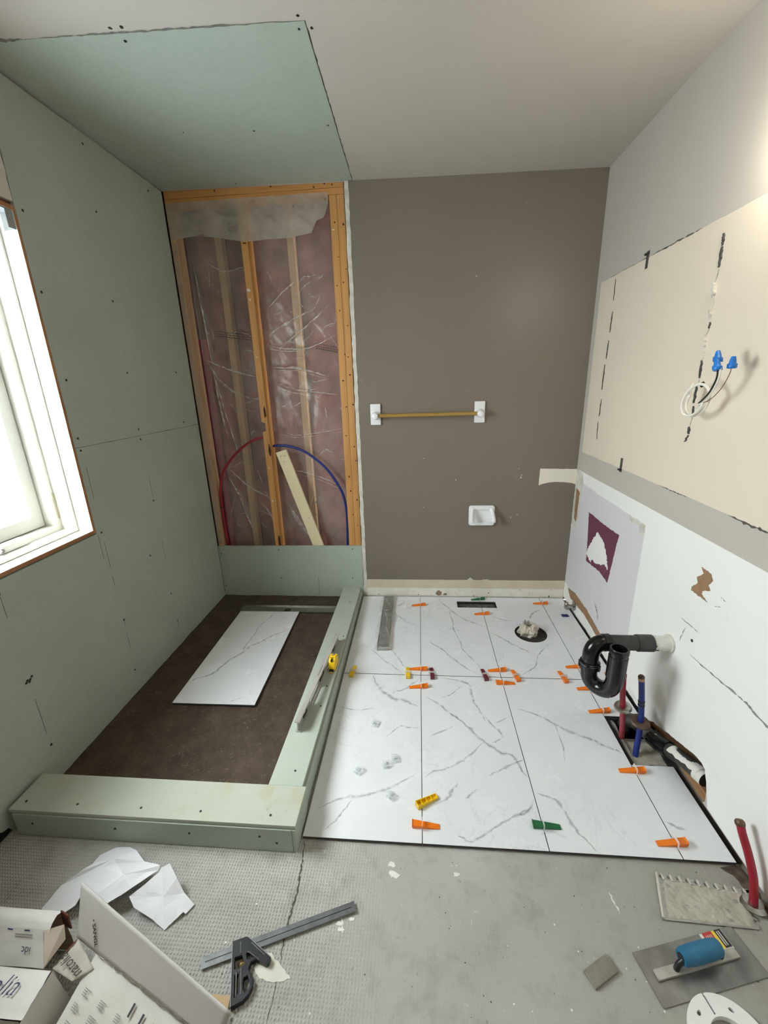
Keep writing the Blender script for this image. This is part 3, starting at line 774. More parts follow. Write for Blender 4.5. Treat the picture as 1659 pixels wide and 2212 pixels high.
# outside the window: snow and the rough-cast return of the house wall
gr = MB().grid(30, 30, lambda u, v: (-0.4 - u * 14, -9 + v * 16, -0.9 - 0.25 * u + 0.08 * noise.noise(Vector((u * 9, v * 9, 0))))).build('snowy_ground', pm('trodden_snow', S(196, 200, 204), S(176, 180, 184), 0.8, 0.9), None, True)
struct(gr)
ow = MB().box((-0.62, -0.92, -0.9), (-0.26, -0.80, 3.2)).build('wall_outside', pm('rough_cast_stucco', S(214, 212, 206), S(160, 158, 152), 28, 0.95, bump=0.8, bscale=60))
struct(ow)

# ------------------------------------------------------------------ ceiling
CH = [(0.004, -1.060), (1.088, -1.040), (1.073, -0.002), (0.004, -0.002)]
def cz(off): return lambda u, v, h: (u, v, CZ(u) + h)
ceiling = struct(MB().prism([(-0.012, YB), (XR + .014, YB), (XR + .014, 0.012), (-0.012, 0.012)], [jag([(0.0, -1.064), (1.092, -1.044), (1.077, 0.008), (0.0, 0.008)], 0.02, 0.0018, 12)], 0.0, 0.013, cz(0)).build('ceiling', CEILP))
MB().prism(jag(CH, 0.03, 0.0012, 2), [], 0.0012, 0.012, cz(0)).build('drywall_panel', GREEN, ceiling)
MB().prism([(-0.05, YB), (XR + .1, YB), (XR + .1, 0.3), (-0.05, 0.3)], [], 0.0135, 0.05, cz(0)).build('joist_void', BLACKGAP, ceiling)
m = MB()
for x, y, r in ((.498, -1.075, .006), (.534, -1.074, .006), (1.074, -1.062, .005), (1.104, -1.014, .005)):
    m.prism(blob(x, y, r, 10, .3, int(x * 999)), [], -0.0006, 0.0006, cz(0))
for x, y, r in ((.509, -1.02, .005), (1.064, -1.012, .004), (.726, -.502, .0045), (1.049, -.507, .004), (.443, -.03, .004), (.42, -.522, .003)):
    m.prism(blob(x, y, r, 9, .2, int(x * 999)), [], 0.0002, 0.0018, cz(0))
stuff(m.build('screw_head', HOLEM, ceiling))
m = MB()
ribbon(m, [(0.0, -1.066), (0.10, -1.064), (0.2, -1.062)], 0.012, lambda a, b: (a, b, CZ(a) - 0.0006), 3, 1.0, 8)
ribbon(m, [(0.26, -1.0625), (0.45, -1.058), (0.62, -1.054), (0.8, -1.051), (1.08, -1.045)], 0.006, lambda a, b: (a, b, CZ(a) - 0.0006), 4, 1.3, 12)
m.build('torn_seam', pm('grey_torn_paper', S(128, 126, 118), S(100, 98, 92), 40, 0.9), ceiling)
# ------------------------------------------------------------------ back wall
XZ = lambda u, v, h: (u, h, v)
XG = 1.046                                # left edge of the taupe drywall
wb = MB().prism([(-0.2, -0.06), (XR + .02, -0.06), (XR + .02, 2.56), (-0.2, 2.56)], [], 0.275, 0.30, XZ)
wb.box((-0.2, 0.013, -0.06), (-0.035, 0.275, 2.56)); wb.box((1.10, 0.014, -0.06), (XR + .02, 0.10, 2.56))
wall_back = struct(wb.build('wall_back', pm('dark_sheathing', S(96, 70, 60), S(60, 44, 38), 10, 0.95)))
# taupe painted board
MB().prism([(XG, 0.128), (XR, 0.128), (XR, CZ(XR) - .0005), (XG, CZ(XG) - .0005)], [], 0.0, 0.0125, XZ).build('painted_drywall', TAUPE, wall_back)
MB().prism([(XG, -0.02), (XR, -0.02), (XR, 0.1275), (XG, 0.1275)], [], 0.001, 0.0125, XZ).build('lower_drywall', MUD, wall_back)
# strip once covered by the baseboard: tan paint above, white compound below
MB().prism(jag([(XG + .004, 0.066), (XR - .004, 0.068), (XR - .004, 0.1285), (XG + .004, 0.126)], 0.03, 0.0012, 5), [], -0.0006, 0.002, XZ).build('unpainted_strip', MUDTAN, wall_back)
MB().prism(jag([(XG + .004, 0.002), (XR - .004, 0.002), (XR - .004, 0.0655), (XG + .004, 0.064)], 0.04, 0.002, 15), [], -0.0012, 0.002, XZ).build('white_strip', pm('white_compound_strip', S(236, 232, 222), S(222, 216, 202), 14, 0.85, bump=0.3), wall_back)
m = MB()
for x, z, r, sx, sy in ((1.56, .022, .020, 1.1, 1.0), (1.60, .012, .012, 1.2, .8)):
    m.prism(blob(x, z + .004, r, 12, .28, int(x * 99), sx, sy), [], -0.0018, 0.001, XZ)
m.build('gouge', pm('grey_brown_gouge', S(150, 134, 112), S(116, 100, 82), 40, 0.9, bump=0.5), wall_back)
m = MB()
for x, z in ((1.135, .012), (1.415, .012), (1.80, .008), (2.31, .012), (2.31, .006), (1.9, .03)):
    m.prism(blob(x, z, .0035, 8, .3, int(x * 99)), [], -0.002, 0.001, XZ)
for i in range(14):
    m.prism(blob(random.Random(i).uniform(1.08, 2.38), random.Random(i + 50).uniform(.004, .06), .0018, 6, .4, i, 2.0, .8), [], -0.0017, 0.001, XZ)
stuff(m.build('nail_hole', HOLEM, wall_back))
# chips showing white under the taupe paint
m = MB(); rnd = random.Random(21)
m.prism(jag([(1.75, .1275), (1.80, .1275), (1.785, .137), (1.773, .149), (1.765, .140)], .008, .0012, 2), [], -.0008, .001, XZ)
m.prism(jag([(1.85, .1275), (1.90, .1275), (1.895, .134), (1.86, .133)], .01, .001, 2), [], -.0008, .001, XZ)
for x, z, r in ((2.067, .846, .006), (2.071, .862, .004), (2.05, .905, .003), (1.66, .835, .004), (1.455, .98, .003), (1.455, .655, .003), (1.75, 2.0, .003), (2.02, .58, .005), (2.06, .60, .003)):
    m.prism(blob(x, z, r, 8, .5, int(x * 999), .8, 1.3), [], -.0006, .001, XZ)
stuff(m.build('paint_chip', MUD, wall_back))
# unpainted patch left by the old worktop upstand
MB().prism(jag([(2.182, .903), (XR - .0005, .898), (XR - .0005, .800), (2.385, .808), (2.33, .815), (2.282, .817), (2.235, .812), (2.20, .803), (2.180, .795)], .02, .0012, 3), [], -0.0009, 0.002, XZ).build('bare_patch', scuffed_paint('bare_cream_board', S(236, 229, 212), S(200, 190, 168)), wall_back)
# crumbling white edge of the drywall next to the open studs
MB().prism(jag([(XG - .016, 0.0), (XG + .007, 0.0), (XG + .007, CZ(1) - .002), (XG - .016, CZ(1) - .002)], 0.03, 0.0022, 8), [], -0.0028, 0.0125, XZ).build('plaster_edge', MUD, wall_back)
# green board at the foot of the shower wall
gb = MB().prism([(0.0015, -0.012), (1.028, -0.012), (1.028, 0.380), (0.0015, 0.376)], [], 0.0, 0.0125, XZ).build('drywall_panel', GREEN, wall_back)
m = MB()
for x, z in ((.018, .32), (.44, .348), (.963, .358), (.437, .131), (.954, .138), (.016, .067)):
    m.lathe([(0.004, 0), (0.004, 0.0012), (0, 0.0012)], 8, frame((x, 0, z), (0, -1, 0)))
m.box((.705, -.0004, .0), (.7065, 0, .14)); m.box((.70, -.0004, .34), (.7012, 0, .36))
stuff(m.build('screw_head', HOLEM, wall_back))
# timber frame of the open bay
def stud(name, x0, x1, y0, y1, z0, z1, mat):
    c = Vector(((x0 + x1) / 2, (y0 + y1) / 2, z0))
    mb = MB().bbox((x0, y0, z0), (x1, y1, z1), 0.002)
    mb.v = [v - c for v in mb.v]
    return mb.build(name, mat, wall_back, False, c)
stud('stud', 0.001, 0.034, 0.0135, 0.101, 0.04, 2.436, wood('greyed_stud_timber', S(196, 166, 130), S(184, 150, 114), S(160, 124, 90)))
st = MB()
st.prism([(0.417, 0.04), (0.456, 0.04), (0.456, 2.436), (0.417, 2.436), (0.417, 1.230), (0.440, 1.222), (0.440, 1.172), (0.417, 1.164)], [], 0.0135, 0.101, XZ)
st.v = [v - Vector((.436, .05, .04)) for v in st.v]
midstud = st.build('stud', STUD, wall_back, False, (.436, .05, .04))
stud('stud', 0.941, 0.9815, 0.0135, 0.101, 0.04, 2.436, STUD)
stud('stud', 0.983, 1.024, 0.0135, 0.101, 0.04, 2.436, STUD)
stud('top_plate', 0.001, 1.024, 0.0135, 0.101, 2.437, 2.468, STUDX)
stud('top_plate', 0.001, 1.024, 0.0135, 0.101, 2.4695, 2.52, STUDX)
stud('bottom_plate', 0.001, 1.024, 0.0135, 0.101, -0.012, 0.038, STUDX)
# second row of studs of the outer wall behind the film
stud('outer_stud', 0.212, 0.254, 0.130, 0.19, 0.02, 2.5, STUDP)
stud('outer_stud', 0.652, 0.694, 0.130, 0.19, 0.02, 2.5, STUDP)
# knots, nail heads and burn marks on the timber
m = MB(); rnd = random.Random(3)
for x in (0.972, 1.004):
    for z in (2.30, 2.12, 1.95, 1.80, 1.62, 1.45, 1.28, 1.10, .92, .74, .55):
        m.prism(blob(x + rnd.uniform(-.014, .014), z + rnd.uniform(-.06, .06), rnd.uniform(.003, .0055), 8, .3, int(z * 100)), [], 0.0124, 0.0137, XZ)
for x in (.3, .62, .86, .92, .96):
    m.prism(blob(x, 2.485 - .0 + rnd.uniform(-.01, .01), .005, 8, .3, int(x * 99)), [], 0.0124, 0.0137, XZ)
m.prism(blob(.4455, 1.29, .028, 12, .35, 4, .3, 1.2), [], 0.0124, 0.0137, XZ)
m.prism(blob(.4475, .40, .05, 12, .3, 5, .16, 1.0), [], 0.0124, 0.0137, XZ)
m.prism(blob(.45, 1.045, .04, 12, .3, 6, .18, 1.0), [], 0.0124, 0.0137, XZ)
m.prism(blob(.436, 2.232, .012, 10, .3, 7, 1.1, .3), [], 0.0124, 0.0137, XZ)
stuff(m.build('knot_mark', pm('dark_knot', S(70, 42, 22), S(44, 28, 16), 40, 0.8), wall_back))
m = MB()
for z, w in ((1.99, .008), (1.94, .006), (.93, .004), (.70, .005), (1.62, .004)):
    m.prism(blob(.432, z, w, 9, .5, int(z * 99), 1.2, 1.0), [], 0.0124, 0.0137, XZ)
m.prism(blob(.955, 2.27, .006, 9, .5, 9, 1.4, .6), [], 0.0124, 0.0137, XZ)
stuff(m.build('plaster_smear', MUD, wall_back))

# pink batts, one per cavity of the outer wall
def batt(x0, x1, label, mat=PINK, seed=0, y=0.182, z0=0.03, z1=2.50, amp=.022):
    def fn(u, v):
        x = x0 + u * (x1 - x0); z = z0 + v * (z1 - z0)
        e = min(u, 1 - u) * 6; e = min(1, e)
        n = noise.noise(Vector((x * 6 + seed, z * 4, seed))) + 0.5 * noise.noise(Vector((x * 16, z * 11, seed + 4)))
        return (x, y - amp * n - 0.02 * e + 0.012, z)
    mb = MB().grid(26, 150, fn)
    n = len(mb.v); mb.add([(x0, 0.27, z0), (x1, 0.27, z0), (x1, 0.27, z1), (x0, 0.27, z1)], [(0 + 0, 1, 2, 3)])
    o = mb.build('insulation_batt', mat, None, True)
    tag(o, label, 'insulation', 'pink batts in the open shower wall'); return o
batt(-0.028, 0.052, 'narrow deep pink insulation strip beside the left stud of the open wall', MAGENTA, 5, .165, .03, 1.75)
batt(0.053, 0.2105, 'pink insulation batt left of the left hidden stud', PINK, 1)
batt(0.2555, 0.6505, 'wide pink insulation batt between the two studs behind the film', PINK, 2)
batt(0.6955, 1.06, 'pink insulation batt behind the blue pipe near the double studs', PINK, 3)

# vapour barrier film, wrinkled
RID = [[(.50, 1.62), (.62, 1.72), (.74, 1.80), (.90, 1.92)], [(.48, 1.69), (.60, 1.67), (.74, 1.67), (.92, 1.74)], [(.50, 1.76), (.62, 1.82), (.76, 1.88)], [(.52, 1.46), (.64, 1.42), (.78, 1.40), (.93, 1.38)], [(.06, 1.62), (.2, 1.56), (.40, 1.50)], [(.07, 1.60), (.15, 1.48), (.26, 1.40), (.41, 1.36)],
       [(.22, 1.75), (.30, 1.78), (.40, 1.74)], [(.11, 1.5), (.14, 1.3), (.2, 1.0)], [(.10, 1.55), (.115, 1.3), (.14, 1.12)], [(.5, 1.16), (.62, 1.13), (.8, 1.15), (.93, 1.17)], [(.5, 1.9), (.62, 2.0), (.7, 2.05)], [(.52, .62), (.58, .5), (.66, .39)], [(.49, .68), (.56, .56), (.62, .45), (.66, .38)], [(.10, .85), (.16, .70), (.2, .55), (.24, .42)], [(.12, .9), (.24, .78), (.38, .70)], [(.55, .9), (.7, .86), (.9, .78)], [(.3, .68), (.36, .6), (.4, .5)], [(.5, 1.56), (.66, 1.55), (.84, 1.5)], [(.12, 2.2), (.25, 2.12), (.40, 2.14)], [(.07, 2.2), (.085, 1.9), (.10, 1.6)]]
RSEG = []
for i, rd in enumerate(RID):
    q = spline([(a, b, 0) for a, b in rd], 6)
    for a, b in zip(q[:-1], q[1:]): RSEG.append((a.x, a.y, b.x, b.y, 0.0045 + 0.002 * (i % 3), 0.006 + 0.003 * (i % 2)))
def ridge(x, z):
    t = 0.0
    for ax, az, bx, bz, w, h in RSEG:
        if x < min(ax, bx) - .03 or x > max(ax, bx) + .03 or z < min(az, bz) - .03 or z > max(az, bz) + .03: continue
        dx, dz = bx - ax, bz - az; L2 = dx * dx + dz * dz or 1e-9
        k = max(0, min(1, ((x - ax) * dx + (z - az) * dz) / L2))
        d = math.hypot(x - ax - k * dx, z - az - k * dz)
        if d < .025: t = max(t, h * math.exp(-(d / w) ** 2))
    return t
def filmfn(u, v):
    x = 0.040 + u * 0.898; z = 0.05 + v * 2.38
    y = 0.112 - 0.010 * noise.noise(Vector((x * 3, z * 2, 7))) - 0.005 * noise.noise(Vector((x * 11 + z * 5, z * 7 - x * 3, 1))) - 0.0022 * noise.noise(Vector((x * 30 + z * 16, z * 22, 3)))
    if .40 < x < .48: y = max(y, .1035)
    return (x, max(0.1022, y) - (ridge(x, z) if not (.405 < x < .468) else 0), z)
fl = MB().grid(150, 330, filmfn).build('vapour_barrier', POLY, None, True)
tag(fl, 'large sheet of crinkled clear plastic film over pink insulation in the open wall', 'plastic sheet')
cb = MB()
for i, rd in enumerate(RID):
    ribbon(cb, rd, .0045 + .002 * (i % 3), lambda a, b: (a, filmfn((a - .040) / .898, (b - .05) / 2.38)[1] - .0012, b), i, 1.1, 10)
    sh_ = .012 + .004 * (i % 4)
    if i % 2: ribbon(cb, [(a, b - sh_) for a, b in rd[:3]], .003, lambda a, b: (a, filmfn((a - .040) / .898, (b - .05) / 2.38)[1] - .0012, b), i + 40, 1.1, 10)
rr = random.Random(77)
for i in range(60):
    x = rr.choice((rr.uniform(.06, .38), rr.uniform(.5, .92))); z = rr.uniform(.42, 2.2); a = rr.gauss(-.25, .7) if x < .42 else rr.gauss(.15, .6)
    L = rr.uniform(.04, .13); pts = []
    for k in range(4): pts.append((min(.93, max(.045, x + math.cos(a) * L * k / 3)), z + math.sin(a) * L * k / 3 + .012 * math.sin(k * 1.3 + i)))
    if any(.40 < p[0] < .475 for p in pts): continue
    ribbon(cb, pts, rr.uniform(.0018, .0042), lambda a, b: (a, filmfn((a - .040) / .898, (b - .05) / 2.38)[1] - .0012, b), i + 90, 1.1, 6)
stuff(cb.build('crease', CREASE_GLINT, fl))  # pale strips along the wrinkles stand in for their highlights
def tp(u0, z0, u1, z1, n, seed):
    m = MB(); rr = random.Random(seed)
    for row in range(3):
        x = u0
        while x < u1:
            w = rr.uniform(.004, .012)
            zc = z0 + (z1 - z0) * (x - u0) / (u1 - u0) - row * .014
            h = .0035 if row < 2 else .005
            m.add([(x, .0985, zc), (x + w, .0985, zc), (x + w, .0985, zc + h), (x, .0985, zc + h)], [(0, 1, 2, 3)])
            x += w + rr.uniform(.002, .006)
    return stuff(m.build('film_print', INK, fl))
tp(.15, 1.785, .40, 1.75, 3, 1); tp(.79, 1.69, .93, 1.66, 3, 2)
# folded flap hanging from the top plate over the middle stud
FL = [(.008, 2.268), (.09, 2.272), (.181, 2.279), (.30, 2.262), (.435, 2.236), (.475, 2.236), (.60, 2.240), (.70, 2.243), (.833, 2.258), (.85, 2.29), (.864, 2.315), (.909, 2.330), (.935, 2.39)]
def flap(u, v):
    x = 0.006 + u * 0.93
    zb = 2.27
    for a, b in zip(FL[:-1], FL[1:]):
        if a[0] <= x <= b[0]: zb = a[1] + (b[1] - a[1]) * (x - a[0]) / (b[0] - a[0])
    if x > FL[-1][0]: zb = 2.39
    z = zb + v * (2.448 - zb)
    y = 0.0085 - 0.006 * abs(noise.noise(Vector((x * 9, z * 14, 2)))) - 0.004 * noise.noise(Vector((x * 24 + z * 30, z * 20, 5))) - .006 * (1 - v) * abs(math.sin(x * 9))
    return (x, min(y, .0115), z)
def sidefilm(u, v):
    z = .39 + v * 1.86
    w_ = .034 + .004 * math.sin(v * 5.0) + .003 * noise.noise(Vector((v * 9, 1, 0)))
    x = .003 + u * w_
    return (x, .0098 - .0045 * abs(noise.noise(Vector((x * 60, z * 7, 3)))), z)
tag(MB().grid(14, 110, sidefilm).build('film_edge', film('cloudy_film_edge', S(206, 190, 180), .24, .46, .25, 9), None, True), 'narrow pleated edge of the plastic film running down the left stud', 'plastic sheet')
tag(MB().grid(90, 26, flap).build('film_flap', POLYF, None, True), 'torn cloudy flap of plastic film hanging from the top plate of the open wall', 'plastic sheet')

# ------------------------------------------------------------------ right wall
YX = lambda u, v, h: (h, u, v)
CUT = [(-1.10, .012), (-1.14, .040), (-1.23, .075), (-1.317, .108), (-1.393, .136), (-1.43, .141), (-1.452, .134), (-1.470, .098), (-1.480, .060), (-1.484, .028), (-1.474, .012)]
CUTJ = [CUT[0]] + [p for a, b in zip(CUT[:-1], CUT[1:]) for p in jag([a, b, b], .012, .002, int(-a[0] * 100))[:-1] if p != a] + [CUT[-1]]
wr = MB().box((XR + .10, YB, -0.06), (XR + .12, 0.02, 2.56))
wr.box((XR + .0135, YB, .9), (XR + .10, 0.02, 2.56))
wall_right = struct(wr.build('wall_right', pm('dark_stud_void', S(54, 42, 34), S(34, 26, 22), 8, 0.95)))
out = [(0.0, .012)] + CUTJ + [(YB, .012), (YB, 2.50), (0.0, 2.50)]
MB().prism(out, [], XR, XR + .0125, YX).build('drywall', GREIGE, wall_right)
MB().bbox((XR + .024, YB, FZ), (XR + .098, -0.0, .022), .002).build('sole_plate', wood('sole_plate_timber', S(186, 144, 100), S(170, 126, 84), S(140, 98, 62), (40, 1.6, 40)), wall_right)
def rp(name, pts, mat, d=.0008, step=.02, amp=.0015, seed=1, holes=()):
    return MB().prism(jag(pts, step, amp, seed), holes, XR - d, XR + .002, YX).build(name, mat, wall_right)
# white bare wall below the old worktop line
low = [(-.13, .898), (-.76, .901), (-1.32, .902), (-1.5, .902), (-1.5, .016)] + [(-1.476, .016)] + [(a, b + .001) for a, b in reversed(CUTJ[1:-1])] + [(-1.10, .016), (-.004, .016), (-.004, .898)]
MB().prism(low, [], XR - .0006, XR + .002, YX).build('bare_white_area', WHITEW, wall_right)
MB().prism([(-1.5, .016), (-1.5, .902), (YB + .01, .905), (YB + .01, .016)], [], XR - .0006, XR + .002, YX).build('bare_white_area', WHITEW, wall_right)
# cream rectangle where the mirror was glued
rp('old_mirror_area', [(-.052, 1.013), (-2.6, 1.013), (-2.6, 1.924), (-.058, 1.926)], CREAM, .0008, .05, .0012, 2)
rp('corner_filler', [(-.002, .898), (-.10, .892), (-.125, .84), (-.118, .79), (-.10, .56), (-.06, .50), (-.002, .55)], MUD, .0010, .02, .004, 3)
# lavender grey paint left around the toilet
rp('lavender_area', [(-.118, .832), (-.40, .826), (-.83, .822), (-.852, .80), (-.850, .55), (-.850, .268), (-.85, .10), (-.62, .098), (-.40, .135), (-.19, .140), (-.075, .118), (-.008, .13), (-.008, .52), (-.10, .55)], LAV, .0014, .03, .002, 4)
rp('corner_chip', [(-.70, .823), (-.846, .82), (-.848, .775), (-.82, .765), (-.80, .80), (-.72, .80)], MUD, .0018, .01, .004, 5)
rp('plum_diamond', [(-.255, .696), (-.455, .691), (-.637, .695), (-.623, .632), (-.608, .531), (-.585, .410), (-.482, .426), (-.296, .407), (-.284, .504)], PURPLE, .0018, .012, .0025, 6)
rp('white_chip', [(-.396, .624), (-.482, .599), (-.539, .546), (-.569, .475), (-.532, .489), (-.413, .443), (-.382, .453), (-.352, .423), (-.288, .454), (-.296, .483), (-.349, .563)], WHITEW, .0022, .008, .006, 7)
rp('torn_paper', [(-1.233, .801), (-1.283, .799), (-1.299, .78), (-1.283, .754), (-1.297, .742), (-1.261, .722), (-1.261, .71), (-1.297, .696), (-1.205, .696), (-1.205, .711), (-1.231, .736), (-1.221, .757), (-1.25, .783)], KRAFT, .0012, .006, .0016, 8)
rp('torn_paper', [(-.030, .783), (-.086, .771), (-.082, .658), (-.080, .575), (-.04, .586)], KRAFT, .0016, .01, .003, 9)
rp('torn_paper', [(-.071, .114), (-.188, .138), (-.378, .134), (-.596, .102), (-.66, .078), (-.66, .06), (-.535, .065), (-.371, .085), (-.123, .069)], KRAFT, .0019, .01, .0025, 10)
rp('white_base_strip', [(-.006, .014), (-.02, .11), (-.071, .112), (-.123, .068), (-.371, .084), (-.535, .064), (-.68, .055), (-.9, .05), (-1.05, .035), (-1.09, .014)], pm('white_base_compound', S(238, 237, 232), S(226, 224, 216), 12, 0.85, bump=0.3), .0017, .02, .003, 11)
m = MB()
for a, b, w in (((-1.183, .569), (-1.295, .573), .003), ((-1.218, .55), (-1.202, .479), .003), ((-1.36, .715), (-1.33, .700), .002), ((-1.345, .745), (-1.375, .742), .002)):
    ribbon(m, [a, ((a[0] + b[0]) / 2 + .004, (a[1] + b[1]) / 2), b], w, lambda p, q: (XR - .0011, p, q), int(-a[0] * 99), .9, 5)
ribbon(m, [(-1.266, .470), (-1.371, .474), (-1.482, .486), (-1.537, .490), (-1.60, .485), (-1.75, .49)], .006, lambda p, q: (XR - .0011, p, q), 5, 1.0, 8)
ribbon(m, [(-.47, .235), (-.51, .205), (-.54, .16)], .010, lambda p, q: (XR - .0018, p, q), 6, 1.4, 8)
m.build('scuff', pm('grey_scuff', S(150, 148, 142), S(122, 120, 114), 40, 0.8), wall_right)
m = MB()
ribbon(m, [(-.056, 1.926), (-.3, 1.927), (-.52, 1.926), (-.7, 1.926)], .0022, lambda p, q: (XR - .0012, p, q), 5, 1.0, 8)
ribbon(m, [(-.56, 1.926), (-.75, 1.926), (-.90, 1.925)], .005, lambda p, q: (XR - .0012, p, q), 7, 1.0, 10)
ribbon(m, [(-.9, 1.013), (-1.0, 1.012), (-1.1, 1.013)], .003, lambda p, q: (XR - .0012, p, q), 8, 1.0, 10)
ribbon(m, [(-1.3, 1.012), (-1.4, 1.010), (-1.5, 1.013)], .006, lambda p, q: (XR - .0012, p, q), 9, 1.0, 10)
m.build('mirror_outline', pm('dark_outline', S(96, 92, 84), S(74, 70, 64), 30, 0.8), wall_right)
m = MB().lathe([(0.006, 0), (0.006, .0012), (0, .0012)], 10, frame((XR - .0005, -1.263, .523), (-1, 0, 0)))
stuff(m.build('nail_hole', HOLEM, wall_right))

# torn strips of black mirror adhesive, each its own smear
def adh(pts, w, lump, mat, seed):
    m = MB(); rr = random.Random(seed)
    y0, z0 = pts[0]; y1, z1 = pts[1]; n = 9
    P = []
    for i in range(n + 1):
        k = i / n
        P.append((y0 + (y1 - y0) * k + rr.uniform(-.002, .002), z0 + (z1 - z0) * k, .8 * w * (0.35 + .65 * math.sin(PI * k)) * rr.uniform(.6, 1.3)))
    oo = [(p[0] - p[2] / 2, p[1]) for p in P] + [(p[0] + p[2] / 2, p[1]) for p in reversed(P)]
    m.prism(oo, [], XR - .0008 - lump, XR - .0004, YX)
    return m.build('adhesive_strip', mat, wall_right)
for i, (a, b, w) in enumerate((((-.238, 1.906), (-.241, 1.809), .008), ((-.247, 1.756), (-.243, 1.66), .014), ((-.242, 1.621), (-.238, 1.531), .015), ((-.229, 1.505), (-.231, 1.376), .016), ((-.238, 1.328), (-.237, 1.236), .013), ((-.232, 1.207), (-.240, 1.113), .009))):
    adh((a, b), w, .002, ADH, i)
for i, (a, b, w, wh) in enumerate((((-1.024, 1.874), (-1.026, 1.838), .010, 0), ((-1.026, 1.835), (-1.029, 1.775), .014, 0), ((-1.020, 1.731), (-1.032, 1.685), .020, 1), ((-1.029, 1.649), (-1.033, 1.622), .013, 1), ((-1.036, 1.61), (-1.036, 1.59), .004, 0), ((-1.026, 1.571), (-1.034, 1.519), .007, 1), ((-1.029, 1.489), (-1.036, 1.430), .009, 0), ((-1.028, 1.409), (-1.028, 1.345), .010, 0), ((-1.030, 1.335), (-1.033, 1.303), .008, 0), ((-1.027, 1.262), (-1.030, 1.236), .014, 0), ((-1.03, 1.232), (-1.018, 1.206), .007, 0))):
    adh((a, b), w, .009 if wh else .005, MUD if wh else ADH, i + 20)
m = MB(); rr = random.Random(8)
for a, b in (((-1.029, 1.775), (-1.020, 1.731)), ((-1.033, 1.685), (-1.029, 1.649)), ((-1.036, 1.59), (-1.026, 1.571)), ((-1.033, 1.519), (-1.029, 1.489)), ((-1.036, 1.43), (-1.028, 1.409)), ((-1.033, 1.303), (-1.027, 1.262))):
    ribbon(m, [a, b], .002, lambda p, q: (XR - .0012, p, q), int(a[1] * 99), 1.0, 6)
m.build('torn_line', ADH, wall_right)
# opening where the cable leaves the wall
MB().prism(blob(-1.054, 1.409, .012, 10, .25, 3, 1.2, .8), [], XR - .0013, XR, YX).build('cable_hole', BLACKGAP, wall_right)

# the wall and door side behind the photographer
struct(MB().box((-0.2, YB - .1, -0.06), (XR + .12, YB, 2.56)).build('wall_front', GREIGE))
# ------------------------------------------------------------------ things on the back wall
t = thing('towel_bar', 'wooden towel bar with two white ceramic ends on the taupe wall', 'towel bar', (1.475, 0, 1.26))
for sx in (-1, 1):
    cx = 0.318 * sx
    m = MB().bbox((cx - .032, -.014, -.064), (cx + .032, -.0006, .064), .006)
    post = m.build('ceramic_post', CERAM, t, True)
    m = MB().lathe([(.027, 0), (.022, .02), (.0205, .034), (.021, .044), (.018, .053), (.010, .058), (0, .059)], 20, frame((cx, -.013, -.006), (0, -1, 0)))
    m.build('socket', CERAM, post, True)
MB().tube([(-.298, -.045, -.006), (.298, -.045, -.006)], .0112, 16).build('dowel', DOWEL, t, True)

t = thing('paper_holder', 'white ceramic toilet paper holder without a roller on the taupe wall', 'paper holder', (1.829, 0, .60))
m = MB()
# plate with a recessed tray
W2, H2 = .083, .068
m.prism([(-W2, -H2 + .01), (-W2 + .01, -H2), (W2 - .01, -H2), (W2, -H2 + .01), (W2, H2 - .01), (W2 - .01, H2), (-W2 + .01, H2), (-W2, H2 - .01)], [[(-.055, -.046), (-.048, .04), (.048, .04), (.055, -.046)]], -.022, -.0008, XZ)
o = m.build('plate', CERAM, t); md = o.modifiers.new('soft', 'BEVEL'); md.width = .006; md.segments = 3
m = MB().grid(10, 8, lambda u, v: ((-.058 + u * .116), -.004 - .004 * (2 * v - 1) ** 2 - .004 * (2 * u - 1) ** 2, -.049 + v * .093))
m.build('tray', CERAM, t, True)
for sx in (-1, 1):
    m = MB()
    m.tube(spline([(sx * .060, -.018, .048), (sx * .067, -.036, .02), (sx * .071, -.058, -.014), (sx * .070, -.064, -.032)], 5), [.013] * 5 + [.0135] * 5 + [.014] * 5 + [.012], 12)
    arm = m.build('arm', CERAM, t, True)
    MB().lathe([(.0105, 0), (.0105, .008), (.006, .011), (0, .011)], 12, frame((sx * .062, -.060, -.026), (-sx, 0, 0))).build('roller_socket', CERAM, arm, True)

# ------------------------------------------------------------------ pipes and board in the open wall
red = MB().tube(spline([(.4155, .062, 1.128), (.345, .060, 1.114), (.258, .058, 1.069), (.166, .056, .991), (.098, .054, .905), (.066, .052, .823), (.054, .050, .742), (.050, .050, .66), (.050, .05, .52), (.054, .05, .363), (.056, .05, .06)], 6), .0085, 12).build('red_water_pipe', REDP, None, True)
tag(red, 'red flexible water pipe curving left from the middle stud of the open wall', 'pipe')
b = MB().tube([(.0502, .05, .655), (.0500, .05, .647)], .0092, 12).build('tape_mark', BLK, red, True)
blue = MB().tube(spline([(.458, .072, 1.066), (.50, .066, 1.069), (.555, .060, 1.066), (.625, .058, 1.047), (.693, .056, 1.013), (.782, .054, .941), (.840, .052, .870), (.896, .050, .772), (.920, .050, .690), (.9295, .050, .564), (.922, .05, .36), (.915, .05, .06)], 6), .0085, 12).build('blue_water_pipe', BLUEP, None, True)
tag(blue, 'blue flexible water pipe curving right from the middle stud of the open wall', 'pipe')
MB().tube([(.9300, .05, .572), (.9298, .05, .566)], .0092, 12).build('tape_mark', BLK, blue, True)
m = MB(); d = Vector((.807 - .519, 0, .095 - 1.04)).normalized()
a = Vector((.5215, 0, 1.038)); bpt = Vector((.803, 0, .095))
ax = (a - bpt).normalized(); sd = Vector((ax.z, 0, -ax.x)); Lb = (a - bpt).length
Mb = Matrix((sd, Vector((0, 1, 0)), ax)).transposed().to_4x4(); Mb.translation = bpt
